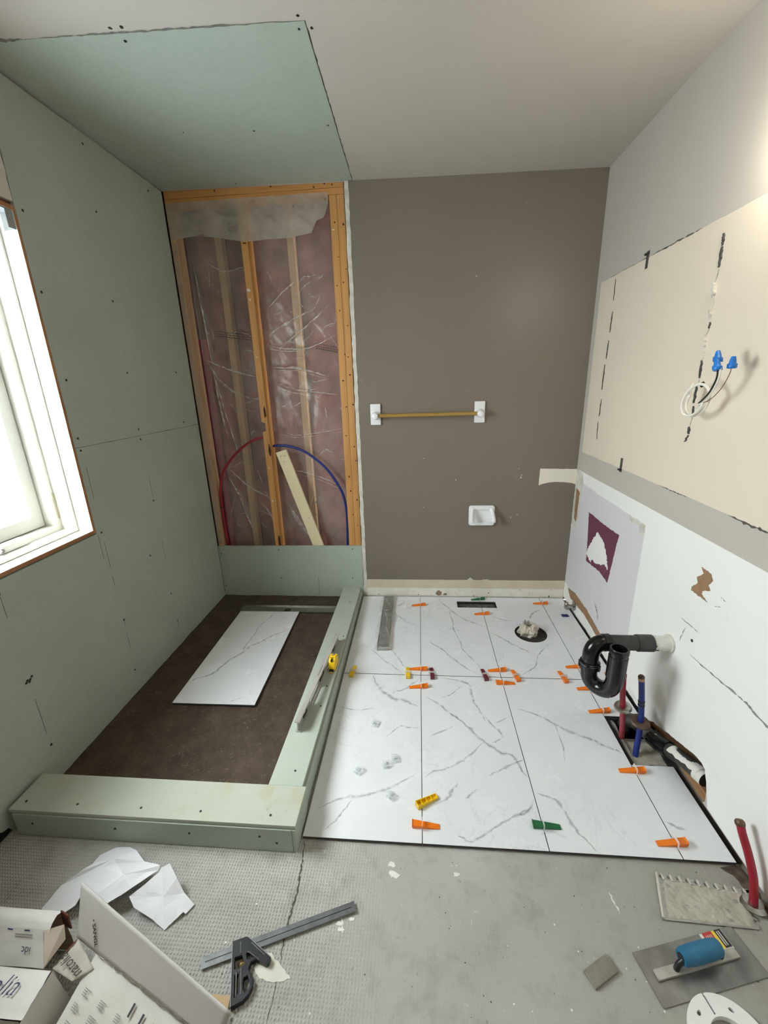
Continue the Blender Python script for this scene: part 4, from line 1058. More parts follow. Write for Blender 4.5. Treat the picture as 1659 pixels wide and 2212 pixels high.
m.bbox((-.037, .020, 0), (.037, .038, Lb), .0025, Mb)
bd = m.build('primed_board', BOARDW); tag(bd, 'cream painted board leaning diagonally inside the open wall', 'board')
m = MB()
for u, v in ((-.012, Lb - .03), (-.006, Lb - .07), (.012, Lb - .035), (.01, .5), (.0, .25)):
    m.lathe([(.0028, 0), (.0028, .0006), (0, .0006)], 7, Mb @ frame((u, .0202, v), (0, -1, 0)))
stuff(m.build('nail_head', HOLEM, bd))

# ------------------------------------------------------------------ electrical cable on the right wall
t = thing('electrical_cable', 'white electrical cable coiled on the right wall with blue connectors', 'cable', (XR, -1.054, 1.409))
def cl(x, y, z): return (x - XR, y + 1.054, z - 1.409)
pts = [cl(2.4035, -1.054, 1.409), cl(2.385, -1.057, 1.411), cl(2.362, -1.072, 1.408)]
NC = 44
for i in range(NC + 1):
    k = i / NC; a = math.radians(145 + 560 * k)          # one and a half turns, falling forward
    r = 1.0 - .10 * math.sin(k * 9)
    y_ = -1.134 - .062 * r * math.cos(a); z_ = 1.356 + .050 * r * math.sin(a) + .012 * math.cos(a)
    pts.append(cl(2.352 - .020 * k, y_, z_))
pts += [cl(2.328, -1.176, 1.351)]
MB().tube(spline(pts, 5), .0042, 10).build('cable_jacket', WHTC, t, True)
w1 = [cl(2.328, -1.174, 1.351), cl(2.322, -1.205, 1.368), cl(2.316, -1.240, 1.393), cl(2.312, -1.264, 1.430), cl(2.312, -1.262, 1.460)]
MB().tube(spline(w1, 6), .0026, 8).build('black_wire', BLK, t, True)
w2 = [(p[0] + .004, p[1] - .005, p[2] + .001) for p in w1]
MB().tube(spline(w2, 6), .0026, 8).build('white_wire', WHTC, t, True)
w3 = [cl(2.330, -1.178, 1.350), cl(2.338, -1.215, 1.368), cl(2.340, -1.250, 1.40), cl(2.338, -1.276, 1.440), cl(2.338, -1.280, 1.462)]
MB().tube(spline(w3, 6), .0012, 7).build('ground_wire', pm('bare_copper', S(150, 112, 92), S(130, 92, 74), 20, 0.35, metal=0.8), t, True)
def nut(o, d):
    m = MB().lathe([(.0095, 0), (.0115, .003), (.0115, .010), (.0095, .013), (.0088, .02), (.0062, .031), (.0052, .034), (0, .034)], 14, frame(o, d))
    M = frame(o, d)
    for s in (-1, 1): m.bbox((s * .009 - .005, -.002, .001), (s * .009 + .005, .002, .014), .0012, M)
    return m.build('wire_nut', BLUEN, t, True)
nut(cl(2.312, -1.261, 1.453), Vector((.0, .32, .9))); nut(cl(2.338, -1.280, 1.457), Vector((.0, .02, 1)))
nut(cl(2.318, -1.246, 1.478), Vector((.1, .35, .8)))

# mirror clips
def clip(y, z, rz, label):
    t = thing('mirror_clip', label, 'mirror clip', (XR, y, z), 0, 'black mirror clips on the right wall')
    s = rz
    MB().bbox((-.0028, -.010, -.034), (-.0009, .010, .034), .0006).build('back_plate', ADH, t)
    MB().bbox((-.012, -.012 , s * .022 - .004), (-.001, .012, s * .022 + .004), .001).build('hook', BLK, t)
    return t
clip(-.535, 1.917, 1, 'small black mirror clip at the top edge of the cream mirror area')
clip(-.558, 1.030, -1, 'small dark mirror clip at the bottom edge of the cream mirror area')

# ------------------------------------------------------------------ drain trap on the right wall
t = thing('drain_trap', 'black plastic sink drain trap sticking out of the white right wall', 'drain trap', (XR, -1.15, .432))
def tl(x, y, z): return (x - XR, y + 1.15, z - .432)
MB().tube([tl(2.398, -1.15, .432), tl(2.325, -1.15, .432)], .0298, 24).build('wall_pipe', ABS, t, True)
MB().lathe([(.0302, 0), (.0302, .052), (.0298, .052)], 24, frame(tl(2.4055, -1.15, .432), (-1, 0, 0))).build('paint_collar', PAINTW, t, True)
m = MB(); rr = random.Random(3)
Mx = frame(tl(2.405, -1.15, .432), (-1, 0, 0), (0, 0, 1))
pat = []
for j in range(24):
    for i in range(2): pass
# ragged white paint on the upper side of the pipe stub
def paintskin(u, v):
    a = -1.9 + u * 3.2; h = .05 + v * (.016 + .012 * noise.noise(Vector((u * 9, 1, 0))))
    return Mx @ Vector((.0304 * math.cos(a), .0304 * math.sin(a), h))
MB().grid(24, 3, paintskin).build('paint_drip', PAINTW, t, True)
MB().lathe([(.033, 0), (.033, .003), (.036, .004), (.036, .010), (.034, .0115), (.034, .012)], 24, frame(tl(2.408, -1.15, .432), (-1, 0, 0))).build('wall_seal', MUD, t, True)
MB().tube([tl(2.338, -1.15, .432), tl(2.280, -1.15, .432)], .0335, 24).build('coupling', ABSD, t, True)
MB().tube([tl(2.281, -1.15, .432), tl(2.165, -1.15, .432)], .0298, 24).build('arm_pipe', ABSD, t, True)
# elbow turning down
elb = [tl(2.168, -1.15, .432), tl(2.150, -1.151, .431), tl(2.132, -1.152, .424), tl(2.118, -1.154, .410), tl(2.111, -1.156, .393), tl(2.109, -1.157, .372), tl(2.109, -1.158, .330)]
MB().tube(spline(elb, 5), .0315, 24).build('elbow', ABS, t, True)
MB().tube([tl(2.176, -1.15, .432), tl(2.152, -1.151, .4315)], .0345, 24).build('elbow_hub', ABS, t, True)
m = MB().lathe([(.034, -.014), (.0385, -.013), (.0385, .013), (.034, .016), (.031, .016)], 24, frame(tl(2.109, -1.158, .335), (0, .02, 1)))
un = m.build('union_nut', ABS, t, True)
MB().lathe([(.0388, -.001), (.0388, .0012), (.0382, .0012)], 24, frame(tl(2.109, -1.158, .342), (0, .02, 1))).build('nut_ring', pm('pale_seam', S(120, 120, 120), S(90, 90, 90), 20, .4), un, True)
for k in range(5):
    a = k * 2 * PI / 5 + .4
    MB().bbox((-.004, -.006, -.013), (.004, .006, .012), .0015, frame(tl(2.109 + .0385 * math.cos(a), -1.158 + .0385 * math.sin(a), .335), (0, 0, 1), (math.cos(a), math.sin(a), 0))).build('nut_lug', ABS, un)
# u bend: down, under and up again, swung towards the camera
leg2 = Vector((2.1755, -1.232, 0))
ub = [tl(2.109, -1.158, .335), tl(2.109, -1.158, .305), tl(2.112, -1.162, .278), tl(2.122, -1.172, .259), tl(2.138, -1.190, .251), tl(2.154, -1.210, .256), tl(2.166, -1.224, .272), tl(2.173, -1.230, .296), tl(leg2.x, leg2.y, .32), tl(leg2.x, leg2.y, .345)]
MB().tube(spline(ub, 5), .0315, 24).build('u_bend', ABS, t, True)
MB().tube([tl(leg2.x, leg2.y, .334), tl(leg2.x + .001, leg2.y, .425)], .0345, 24).build('inlet_leg', ABS, t, True)
m = MB().lathe([(.0345, 0), (.0345, .010), (.031, .014), (.031, .022), (.035, .026), (.035, .040), (.033, .044), (.027, .044), (.026, -.02), (0, -.02)], 24, frame(tl(leg2.x + .001, leg2.y, .418), (0, 0, 1)))
m.build('inlet_collar', ABS, t, True)
MB().grid(4, 4, lambda u, v: Vector(tl(2.152 + .016 * u - .004 * v, -1.212 - .014 * u - .030 * math.sin(.35 + v * .75), .2665 - .030 * math.cos(.35 + v * .75)))).build('white_sticker', PAINTW, t, True)

# ------------------------------------------------------------------ supply pipes and floor drain pipe
t = thing('red_supply_pipe', 'red water supply pipe standing in the floor opening behind the trap', 'pipe', (2.272, -1.175, -.035))
def rl(x, y, z): return (x - 2.272, y + 1.175, z + .035)
P0 = [(2.272, -1.175, -.06), (2.268, -1.175, .03), (2.258, -1.175, .12), (2.246, -1.175, .21), (2.238, -1.175, .295)]
MB().tube(spline([rl(*p) for p in P0[:3]], 5), .0108, 14).build('dusty_pipe', REDD, t, True)
MB().tube(spline([rl(*p) for p in P0[2:]], 5), .0108, 14).build('pipe', REDP, t, True)
MB().lathe([(.0118, 0), (.0118, .012), (.008, .017), (0, .018)], 14, frame(rl(2.238, -1.175, .292), (-.08, 0, 1))).build('crimped_end', REDD, t, True)
MB().lathe([(.012, .004), (.020, .006), (.030, .003), (.0335, -.004), (.0325, -.0048), (.0285, .001), (.012, .001)], 28, frame(rl(2.2555, -1.175, .145), (-.18, -.10, 1))).build('escutcheon', CHROME, t, True)

t = thing('blue_supply_pipe', 'blue water supply pipe with black bands standing in the floor opening', 'pipe', (2.305, -1.22, -.035))
def bl(x, y, z): return (x - 2.305, y + 1.22, z + .035)
P0 = [(2.288, -1.262, -.04), (2.296, -1.245, .0), (2.308, -1.224, .06), (2.308, -1.218, .13), (2.298, -1.217, .22), (2.285, -1.216, .31)]
MB().tube(spline([bl(*p) for p in P0], 6), .0108, 14).build('pipe', BLUEP, t, True)
MB().lathe([(.0113, 0), (.0113, .012), (.0108, .012)], 14, frame(bl(2.2845, -1.216, .308), (-.14, 0, 1))).build('copper_ring', pm('tarnished_copper', S(186, 152, 128), S(160, 120, 96), 30, .35, metal=.8), t, True)
MB().lathe([(.0116, 0), (.0116, .006), (.009, .010), (0, .011)], 14, frame(bl(2.2828, -1.216, .320), (-.14, 0, 1))).build('end_cap', BRONZE, t, True)
for z, x in ((.205, 2.2995), (.188, 2.3012)):
    MB().lathe([(.0116, 0), (.0125, .001), (.0125, .007), (.0116, .008)], 14, frame(bl(x, -1.217, z), (-.11, 0, 1))).build('black_band', BLK, t, True)
MB().lathe([(.012, .004), (.022, .006), (.034, .003), (.0375, -.004), (.0365, -.0048), (.032, .001), (.012, .001)], 28, frame(bl(2.3085, -1.218, .112), (.06, -.16, 1))).build('escutcheon', BRONZE, t, True)

t = thing('floor_drain_pipe', 'scuffed black drain pipe lying in the floor opening and entering the right wall', 'pipe', (2.37, -1.25, .02))
def dl(x, y, z): return (x - 2.37, y + 1.25, z - .02)
MB().tube(spline([dl(2.322, -1.088, -.06), dl(2.326, -1.09, -.02), dl(2.335, -1.105, .010), dl(2.350, -1.13, .022)], 6), .030, 20).build('elbow', ABSD, t, True)
MB().tube([dl(2.345, -1.122, .020), dl(2.372, -1.235, .034)], .0272, 20).build('grey_pipe', pm('dusty_grey_abs', S(92, 92, 90), S(62, 62, 61), 25, .6, bump=.1), t, True)
MB().tube(spline([dl(2.367, -1.215, .031), dl(2.372, -1.235, .034), dl(2.378, -1.262, .041), dl(2.387, -1.295, .052)], 5), .0318, 20).build('coupling', ABS, t, True)
MB().tube(spline([dl(2.384, -1.285, .049), dl(2.398, -1.335, .063), dl(2.412, -1.39, .074), dl(2.424, -1.445, .080)], 5), .0272, 20).build('black_pipe', ABSD, t, True)
def skin(u, v):
    c = Vector(dl(2.389, -1.305, .0545)).lerp(Vector(dl(2.420, -1.425, .0785)), u)
    a = .5 + v * 1.5 + .25 * noise.noise(Vector((u * 7, 2, 0)))
    return c + Vector((-.0296 * math.cos(a) * .97, -.0296 * math.cos(a) * .24, .0296 * math.sin(a)))
MB().grid(20, 6, skin).build('paint_splash', PAINTW, t, True)
MB().tube([dl(2.4155, -1.412, .077), dl(2.4235, -1.444, .080)], .0277, 20).build('painted_end', PAINTW, t, True)
MB().grid(3, 3, lambda u, v: Vector(dl(2.3555 - .003 * v + .006 * u, -1.228 - .022 * u, .0375 + .004 * u)) + Vector((-.0322 * math.cos(.5 + v * .9) * .97 + .02, -.0322 * math.cos(.5 + v * .9) * .2, .0322 * math.sin(.5 + v * .9) - .004))).build('white_sticker', PAINTW, t, True)

t = thing('red_wall_pipe', 'red water pipe stub bending up beside the right wall near the trowels', 'pipe', (2.372, -1.76, FZ))
def r2(x, y, z): return (x - 2.372, y + 1.76, z - FZ)
MB().tube(spline([r2(2.372, -1.765, FZ), r2(2.370, -1.745, .06), r2(2.366, -1.715, .115), r2(2.362, -1.685, .155), r2(2.362, -1.672, .172)], 6), .0108, 14).build('pipe', REDP, t, True)
MB().lathe([(.0112, 0), (.013, .004), (.013, .012), (.009, .017), (0, .018)], 14, frame(r2(2.362, -1.673, .170), (0, .6, .8))).build('crimped_end', BRONZE, t, True)
MB().lathe([(.012, .006), (.024, .007), (.0345, .0), (.034, -.001), (.012, .002)], 28, frame(r2(2.3715, -1.762, FZ + .006), (0, .2, 1))).build('escutcheon', CHROME, t, True)

t = thing('shutoff_valve', 'small chrome water valve with a blue tag in the far right corner', 'valve', (XR, -.205, .055))
MB().lathe([(.012, .001), (.030, .001), (.030, .003), (.018, .008), (.012, .010)], 24, frame((-.003, 0, 0), (-1, 0, 0))).build('escutcheon', CHROME, t, True)
MB().tube([(-.004, 0, 0), (-.05, 0, 0)], .008, 12).build('stub', CHROME, t, True)
m = MB().lathe([(.012, -.018), (.014, -.014), (.014, .012), (.010, .016), (.008, .026), (0, .026)], 14, frame((-.05, 0, .0), (0, 0, 1))); m.build('body', CHROME, t, True)
m = MB().lathe([(.012, 0), (.017, .003), (.017, .009), (.012, .012), (0, .012)], 14, frame((-.05, -.014, .0), (0, -1, 0))); m.build('handle', CHROME, t, True)
MB().bbox((-.085, -.045, -.054), (-.045, -.020, -.048), .002).build('blue_tag', pm('navy_tag', S(44, 52, 110), S(30, 36, 84), 30, .5), t)

# plastic bag stuffed into the toilet drain
def bag(u, v):
    a = u * 2 * PI; h = -.045 + v * .105
    r = .034 + .012 * math.sin(v * PI) + .016 * noise.noise(Vector((math.cos(a) * 2.2, math.sin(a) * 2.2, v * 4))) + .008 * noise.noise(Vector((math.cos(a) * 6, math.sin(a) * 6, v * 9)))
    r *= (1 - .35 * max(0, v - .55))
    return (TC[0] - .012 + r * math.cos(a) * 1.15, TC[1] + .012 + r * math.sin(a), h + .014 * noise.noise(Vector((math.cos(a) * 3, math.sin(a) * 3, 9))) * v)
bg = MB().grid(44, 16, bag).build('stuffed_bag', film('milky_bag_plastic', S(214, 204, 186), .72, .9, .3, 30))
tag(bg, 'crumpled milky plastic bag stuffed in the round toilet drain opening', 'plastic bag')
MB().grid(10, 8, lambda u, v: (TC[0] - .075 + .05 * u, TC[1] + .03 + .02 * v, .028 + .014 * noise.noise(Vector((u * 4, v * 4, 3))) + .012 * u)).build('loose_film', SLEEVE, bg, True)

# ------------------------------------------------------------------ wrapped drain cover and drain channel
t = thing('drain_cover', 'long steel drain cover wrapped in clear plastic lying on the back tiles', 'drain cover', (1.213, -.33, 0), math.radians(0.3))
m = MB().bbox((-.032, -.300, .003), (.032, .302, .013), .001); gr_ = m.build('cover', pm('dull_steel_cover', S(118, 116, 110), S(98, 96, 90), 12, .4, metal=.8), t)
m = MB().box((-.034, -.304, .002), (-.0315, .304, .019)).box((.0315, -.304, .002), (.034, .304, .019)).box((-.034, -.306, .002), (.034, -.3005, .019))
m.build('rim', STEEL, t)
def sleeve(u, v):
    a = u * PI; y = -.318 + v * .635
    w = .050 + .010 * noise.noise(Vector((v * 9, 1, 0)))
    pinch = 1 - .28 * math.exp(-((v - .66) / .05) ** 2)
    n = .005 * noise.noise(Vector((u * 7, v * 22, 4))) + .003 * noise.noise(Vector((u * 16, v * 50, 2)))
    return (-w * math.cos(a) * pinch + .006 * math.sin(v * 14), y, .0015 + (.021 + n) * math.sin(a) ** .6)
sl = MB().grid(30, 120, sleeve).build('plastic_sleeve', SLEEVE, t, True)
cb = MB()
for i, rd in enumerate([[(.25, .96), (.5, .82), (.72, .70)], [(.72, .70), (.5, .645), (.28, .66)], [(.3, .64), (.5, .5), (.6, .3), (.75, .12)], [(.72, .62), (.85, .45), (.88, .25)], [(.15, .6), (.13, .35), (.15, .1)], [(.2, .02), (.5, .015), (.8, .02)]]):
    ribbon(cb, rd, .014, lambda a, b: Vector(sleeve(min(1, max(0, a)), min(1, max(0, b)))) + Vector((0, 0, .0012)), i, 1.0, 8)
stuff(cb.build('crease', CREASE_GLINT, sl))  # whitish crease strips, highlight painted into their colour

t = MB().box((-.325, -.040, -.004), (.325, .040, -.002)).build('drain_channel', STEEL, shower_bed, False, (.53, -.19, -.008))
t['label'] = 'steel linear drain channel sunk into the mortar at the back of the shower'
m = MB().box((-.325, -.042, -.004), (.325, -.0385, .006)).box((-.325, .0385, -.004), (.325, .042, .006)).box((-.327, -.042, -.004), (-.3235, .042, .006)).box((.3235, -.042, -.004), (.327, .042, .006))
m.build('rim', STEEL, t)
MB().lathe([(.022, 0), (.022, .001), (0, .001)], 20, Matrix.Translation((.0, -.012, -.002))).build('outlet', HOLEM, t)

# loose tile in the shower
m = MB().prism([(.232, -1.090), (.640, -1.086), (.6225, -.243), (.2215, -.247)], [], -.0035, .0055)
lt = m.build('loose_tile', TILE); lt.data.materials.append(TEDGE)
for p in lt.data.polygons:
    if abs(p.normal.z) < .5: p.material_index = 1
vb = MB()
for i, (w, pts) in enumerate(VEINS['p']): ribbon(vb, pts, w * .00095, lambda a, b: (a, b, .0060), seed=i + 3, wob=.9)
vb.build('vein', VEINM, lt)
vb = MB()
for i, (w, pts) in enumerate(VEINS['p']): ribbon(vb, pts, w * .0024, lambda a, b: (a, b, .0058), seed=i + 3, wob=.5)
vb.build('vein_halo', VEINW, lt)
tag(lt, 'single large white marbled tile lying loose on the brown shower bed', 'tile')
# ------------------------------------------------------------------ tile levelling wedges and clips
def make_wedge(mat, label, group, head=0):
    t = thing('levelling_wedge', label, 'tile wedge', (0, 0, 0), 0, group)
    hw = .0105
    def prof(y0, y1, pts):
        m.prism([(a, b) for a, b in pts], [], y0, y1, lambda u, v, h: (u, h, v))
    m = MB()
    m.prism([(-.0465, .0008), (.044, .0008), (.044, .0145), (.020, .0125), (-.0465, .0032)], [], -hw, hw, lambda u, v, h: (u, h * (0.80 + .2 * (u + .0465) / .09), v))
    m.prism([(.022, .0128), (.0415, .0147), (.0465, .0185), (.0465, .008), (.0442, .0008), (.0442, .0144)], [], -hw * 1.02, hw * 1.02, lambda u, v, h: (u, h, v))
    o = m.build('wedge', mat, t); md = o.modifiers.new('soft', 'BEVEL'); md.width = .0008; md.segments = 1
    m = MB()
    m.prism([(-.0165, -.006), (.0165, -.006), (.0165, .022), (.012, .0265), (-.012, .0265), (-.0165, .022)], [[(-.0122, .0), (.0122, .0), (.0122, .0172), (-.0122, .0172)]], -.0009, .0009, lambda u, v, h: (.012 + h, u, v))
    m.build('clip_strap', CLIPM, t)
    return t
WG = [  # colour, x, y, angle, label, (loose ones carry no angle fix)
 ('o', 1.414, -.132, 6.7, 'orange wedge near the far end of the left tile joint beside the wrapped drain cover'),
 ('o', 1.822, -.233, 4.3, 'orange wedge just in front of the floor register opening'),
 ('o', 2.223, -.090, -1.2, 'orange wedge at the far wall on the joint right of the toilet drain'),
 ('o', 1.416, -.792, -1.3, 'orange wedge behind the cross joint between the yellow and maroon wedges'),
 ('o', 1.420, -.926, 5.9, 'orange wedge just in front of the cross joint on the left tile joint'),
 ('o', 1.825, -.786, 4.3, 'orange wedge behind the cross joint right of the right maroon wedge'),
 ('o', 1.841, -.881, -178.2, 'orange wedge in front of the cross joint on the middle tile joint'),
 ('o', 1.908, -.836, -80.7, 'orange wedge pointing away across the cross joint nearest the middle joint'),
 ('o', 2.141, -.832, -83.0, 'orange wedge pointing away across the cross joint left of the drain trap'),
 ('o', 2.224, -.742, 2.1, 'orange wedge partly hidden behind the left bend of the drain trap'),
 ('o', 2.228, -.904, 2.3, 'orange wedge on the floor just below the drain trap bend'),
 ('o', 2.270, -.844, -91.9, 'orange wedge pointing away under the drain trap, mostly hidden'),
 ('o', 2.228, -1.050, 4.0, 'orange wedge at the far edge of the pipe opening in the floor'),
 ('o', 2.230, -1.352, 0.6, 'orange wedge at the near edge of the pipe opening in the floor'),
 ('o', 2.232, -1.615, 3.3, 'orange wedge at the front right corner of the tiles near the mortared trowel'),
 ('o', 1.441, -1.604, 179.4, 'orange wedge at the front edge of the tiles beside the loose yellow wedge'),
 ('g', 1.819, -.044, 7.0, 'green wedge behind the floor register opening at the back wall'),
 ('g', 1.844, -1.582, 180.0, 'green wedge at the front edge of the tiles on the middle joint'),
 ('y', 1.073, -.842, -96.2, 'yellow wedge on the cross joint next to the shower curb'),
 ('y', 1.360, -.830, -86.6, 'yellow wedge on the cross joint left of the left tile joint'),
 ('r', 1.485, -.826, -87.3, 'maroon wedge on the cross joint right of the left tile joint'),
 ('r', 1.752, -.829, -83.0, 'maroon wedge on the cross joint left of the middle tile joint'),
 ('o', 2.368, -.838, -90.0, 'orange wedge tip at the right wall under the drain trap'),
]
PRO = {}
GN = {'o': 'orange levelling wedges on the tile joints', 'y': 'yellow levelling wedges on the tile joints', 'g': 'green levelling wedges on the tile joints', 'r': 'maroon levelling wedges on the tile joints'}
WM = {'o': ORANGE, 'y': YELLOW, 'g': GREENP, 'r': MAROON}
for c, x, y, a, label in WG:
    ar = math.radians(a)
    # slide each wedge so that its clip stands in the joint
    if abs(math.cos(ar)) > .7:
        s = min(TX[1:4], key=lambda v: abs(v - x)); x = s - .012 * math.cos(ar)
    else:
        y = -.835 - .012 * math.sin(ar)
    if c not in PRO:
        PRO[c] = make_wedge(WM[c], label, GN[c]); PRO[c].location = (x, y, 0); PRO[c].rotation_euler = (0, 0, ar)
    else:
        dup(PRO[c], label, (x, y, 0), ar, GN[c])
# loose yellow wedge lying upside down, hollow cells showing
t = thing('loose_wedge', 'loose yellow wedge lying upside down with hollow cells showing', 'tile wedge', (1.446, -1.518, 0), math.radians(-148.3))
m = MB()
def hz(u): return .004 + (.0165 - .004) * (u + .0425) / .085
m.prism([(-.0425, -.0095), (.0425, -.0115), (.0425, .0115), (-.0425, .0095)], [], 0, 1, lambda u, v, h: (u, v, .0008 + (hz(u) * .25) * h))
for s in (-1, 1):
    m.prism([(-.0425, .0012), (.0425, .0012), (.0425, hz(.0425) + .004), (-.0425, hz(-.0425) + .004)], [], s * .0095, s * .0115, lambda u, v, h: (u, h * (.83 + .17 * (u + .0425) / .085), v))
for u in (-.0425, -.019, .001, .022, .0408):
    m.box((u, -.0100, .0012), (u + .0017, .0100, hz(u) + .004))
m.build('wedge_body', YELLOW, t)
# broken-off clear clip heads scattered on the first tiles
def make_clip(label):
    t = thing('clip_head', label, 'clip piece', (0, 0, 0), 0, 'broken clear clip heads on the tiles')
    m = MB()
    m.prism([(-.016, 0), (.016, 0), (.016, .022), (.012, .027), (-.012, .027), (-.016, .022)], [[(-.0115, .004), (.0115, .004), (.0115, .020), (-.0115, .020)]], -.0012, .0012, lambda u, v, h: (u, v - .013, .0085 + h + .25 * v))
    m.build('strap', CLEAR, t)
    MB().bbox((-.017, -.017, .0006), (.017, .013, .0026), .0006).build('foot', CLEAR, t)
    MB().bbox((-.0015, -.016, .002), (.0015, .012, .0105), .0005).build('rib', CLEAR, t)
    return t
c0 = make_clip('clear broken clip head furthest from the camera on the near left tile')
c0.location = (1.225, -1.169, 0); c0.rotation_euler = (0, 0, 1.3)
for x, y, z, a, lb in ((1.183, -1.406, 0, -.6, 'clear broken clip head nearest the shower curb'), (1.289, -1.374, 0, .3, 'left one of two touching clear broken clip heads'), (1.323, -1.346, .0, 1.9, 'right one of two touching clear broken clip heads'), (1.316, -1.504, 0, 2.5, 'clear broken clip head nearest the loose yellow wedge')):
    dup(c0, lb, (x, y, z), a)

# ------------------------------------------------------------------ spirit level and tape measure on the side curb
def curb_z(y): return .0985 - .034 * (y + 1.56) / 1.56
pit = math.atan2(-.034, 1.56)
t = thing('spirit_level', 'aluminium spirit level standing on edge on the side curb', 'level', (.9475, -.996, curb_z(-.996) + .0006))
t.rotation_euler = (pit, 0, math.radians(-3.9))
HL = .327; H = .053
ALU = pm('scuffed_aluminium', S(206, 204, 200), S(176, 174, 168), 24, .34, metal=.35, stretch=(1, .2, 1))
m = MB()
m.bbox((-.0115, -HL, 0), (.0115, HL, .007), .0012); m.bbox((-.0115, -HL, H - .007), (.0115, HL, H), .0012)
m.build('flange', ALU, t)
cuts = [(-.245, .022), (0, .032), (.225, .020)]; slots = [(-.115, .055), (.115, .045)]
hl = [[(c - w, .015), (c + w, .015), (c + w, H - .013), (c - w, H - .013)] for c, w in cuts + slots]
MB().prism([(-HL, .0065), (HL, .0065), (HL, H - .0065), (-HL, H - .0065)], hl, -.002, .002, lambda u, v, h: (h, u, v)).build('web', ALU, t)
for c, w in cuts:
    m = MB()
    m.prism([(c - w, .015), (c + w, .015), (c + w, H - .013), (c - w, H - .013)], [[(c - w * .55, .021), (c + w * .55, .021), (c + w * .55, H - .019), (c - w * .55, H - .019)]], -.006, .006, lambda u, v, h: (h, u, v))
    f = m.build('vial_frame', BLK, t)
    MB().tube([(0, c - w * .5, H / 2), (0, c + w * .5, H / 2)], .005, 10).build('vial', pm('yellow_vial_fluid', S(212, 208, 120), S(200, 196, 100), 10, .1), f, True)
MB().box((-.0012, -.04, H + .0001), (.0012, .04, H + .0005)).build('top_groove', pm('level_groove', S(130, 128, 124), S(110, 108, 104), 20, .4, metal=.6), t)

t = thing('tape_measure', 'yellow and black tape measure leaning beside the spirit level', 'tape measure', (.9885, -.893, curb_z(-.893) + .0008))
t.rotation_euler = (pit, 0, math.radians(-2))
pf = [(-.036, .002), (.034, .002), (.040, .010), (.041, .030), (.036, .048), (.022, .060), (.0, .064), (-.020, .060), (-.034, .046), (-.040, .026), (-.040, .008)]
m = MB().prism(pf, [], -.0165, .0165, lambda u, v, h: (h, u, v)); o = m.build('case', YELLOW, t); md = o.modifiers.new('soft', 'BEVEL'); md.width = .006; md.segments = 3
m = MB().prism([(-.040, .001), (-.046, .003), (-.046, .012), (-.041, .014)], [], -.011, .011, lambda u, v, h: (h, u, v)); m.build('mouth', BLK, t)
lab = MB().prism([(-.0085, -.018), (.0085, -.018), (.0085, .016), (.005, .020), (-.005, .020), (-.0085, .016)], [], 0, .001, lambda u, v, h: (u, v + .0, .0642 + h - .0045 * abs(v) / .02)).build('top_label', BLK, t)
m = MB()
for k, v in enumerate((.010, .004, -.003)):
    m.box((-.0055 + .001 * k, v, .0640), (.0055 - .001 * k, v + .0028, .0656))
m.build('label_print', pm('grey_label_print', S(170, 170, 168), S(140, 140, 138), 60, .5), lab)
MB().bbox((-.004, -.036, .050), (.004, -.020, .061), .0015).build('lock_button', BLK, t)
MB().box((-.009, -.058, .0012), (.009, -.042, .0022)).build('blade_tip', pm('tape_blade', S(214, 196, 120), S(200, 180, 100), 20, .3), t)
m = MB().bbox((-.0185, -.028, .004), (-.0168, .026, .010), .0006).build('side_pad', BLK, t)

# ------------------------------------------------------------------ combination square on the bare floor
t = thing('combination_square', 'combination square with steel rule and black cast head on the grey floor', 'square', (.910, -1.949, FZ), math.radians(21.3))
# local x along the rule, local -y down the head
m = MB().prism([(-.080, -.028), (.338, -.028), (.338, -.002), (-.080, -.002)], [[(-.070, -.0165), (.328, -.0165), (.328, -.0140), (-.070, -.0140)]], .0065, .009)
RUL = pm('oxidised_steel_rule', S(128, 130, 130), S(104, 106, 106), 40, .45, metal=.6)
ru = m.build('rule', RUL, t)
MB().box((-.070, -.0165, .0066), (.328, -.0140, .0076)).build('rule_groove', pm('rule_groove', S(96, 98, 98), S(80, 82, 82), 30, .5, metal=.5), ru)
m = MB()
for k in range(102):
    L = .008 if k % 8 == 0 else (.005 if k % 4 == 0 else .003)
    m.box((-.076 + k * .00405, -.0026 - L, .0090), (-.0756 + k * .00405, -.0026, .00915)); 
    m.box((-.076 + k * .00405, -.0276, .0090), (-.0756 + k * .00405, -.0276 + L, .00915))
stuff(m.build('graduation', pm('rule_marks', S(60, 62, 62), S(74, 76, 76), 30, .6), ru))
hout = [(0, .004), (.036, .004), (.041, .000), (.098, -.062), (.094, -.071), (.086, -.073), (.060, -.054), (.048, -.056), (.042, -.066), (.046, -.076), (.053, -.090), (.052, -.106), (.042, -.118), (.028, -.126), (0, -.129)]
hh = [[(.007, -.034), (.026, -.034), (.030, -.048), (.020, -.058), (.007, -.058)], [(.036, -.034), (.046, -.034), (.060, -.046), (.050, -.050), (.038, -.046)], [(.030, -.082), (.040, -.080), (.045, -.094), (.043, -.106), (.034, -.112), (.028, -.100)], [(.008, -.070), (.018, -.070), (.018, -.108), (.008, -.114)]]
CAST = pm('black_japanned_iron', S(30, 31, 36), S(46, 46, 48), 50, .4, metal=.3)
hd = MB().prism(hout, hh, .001, .0165).build('head', CAST, t); md = hd.modifiers.new('soft', 'BEVEL'); md.width = .0012; md.segments = 2
MACH = pm('machined_edge', S(150, 150, 148), S(120, 120, 118), 60, .35, metal=.8)
MB().box((-.0012, -.129, .001), (.0008, .004, .018)).build('machined_edge', MACH, hd)
e = Vector((.098 - .041, -.062, 0)).normalized()
Me = Matrix((e, Vector((-e.y, e.x, 0)), Vector((0, 0, 1)))).transposed().to_4x4(); Me.translation = Vector((.041, 0, 0))
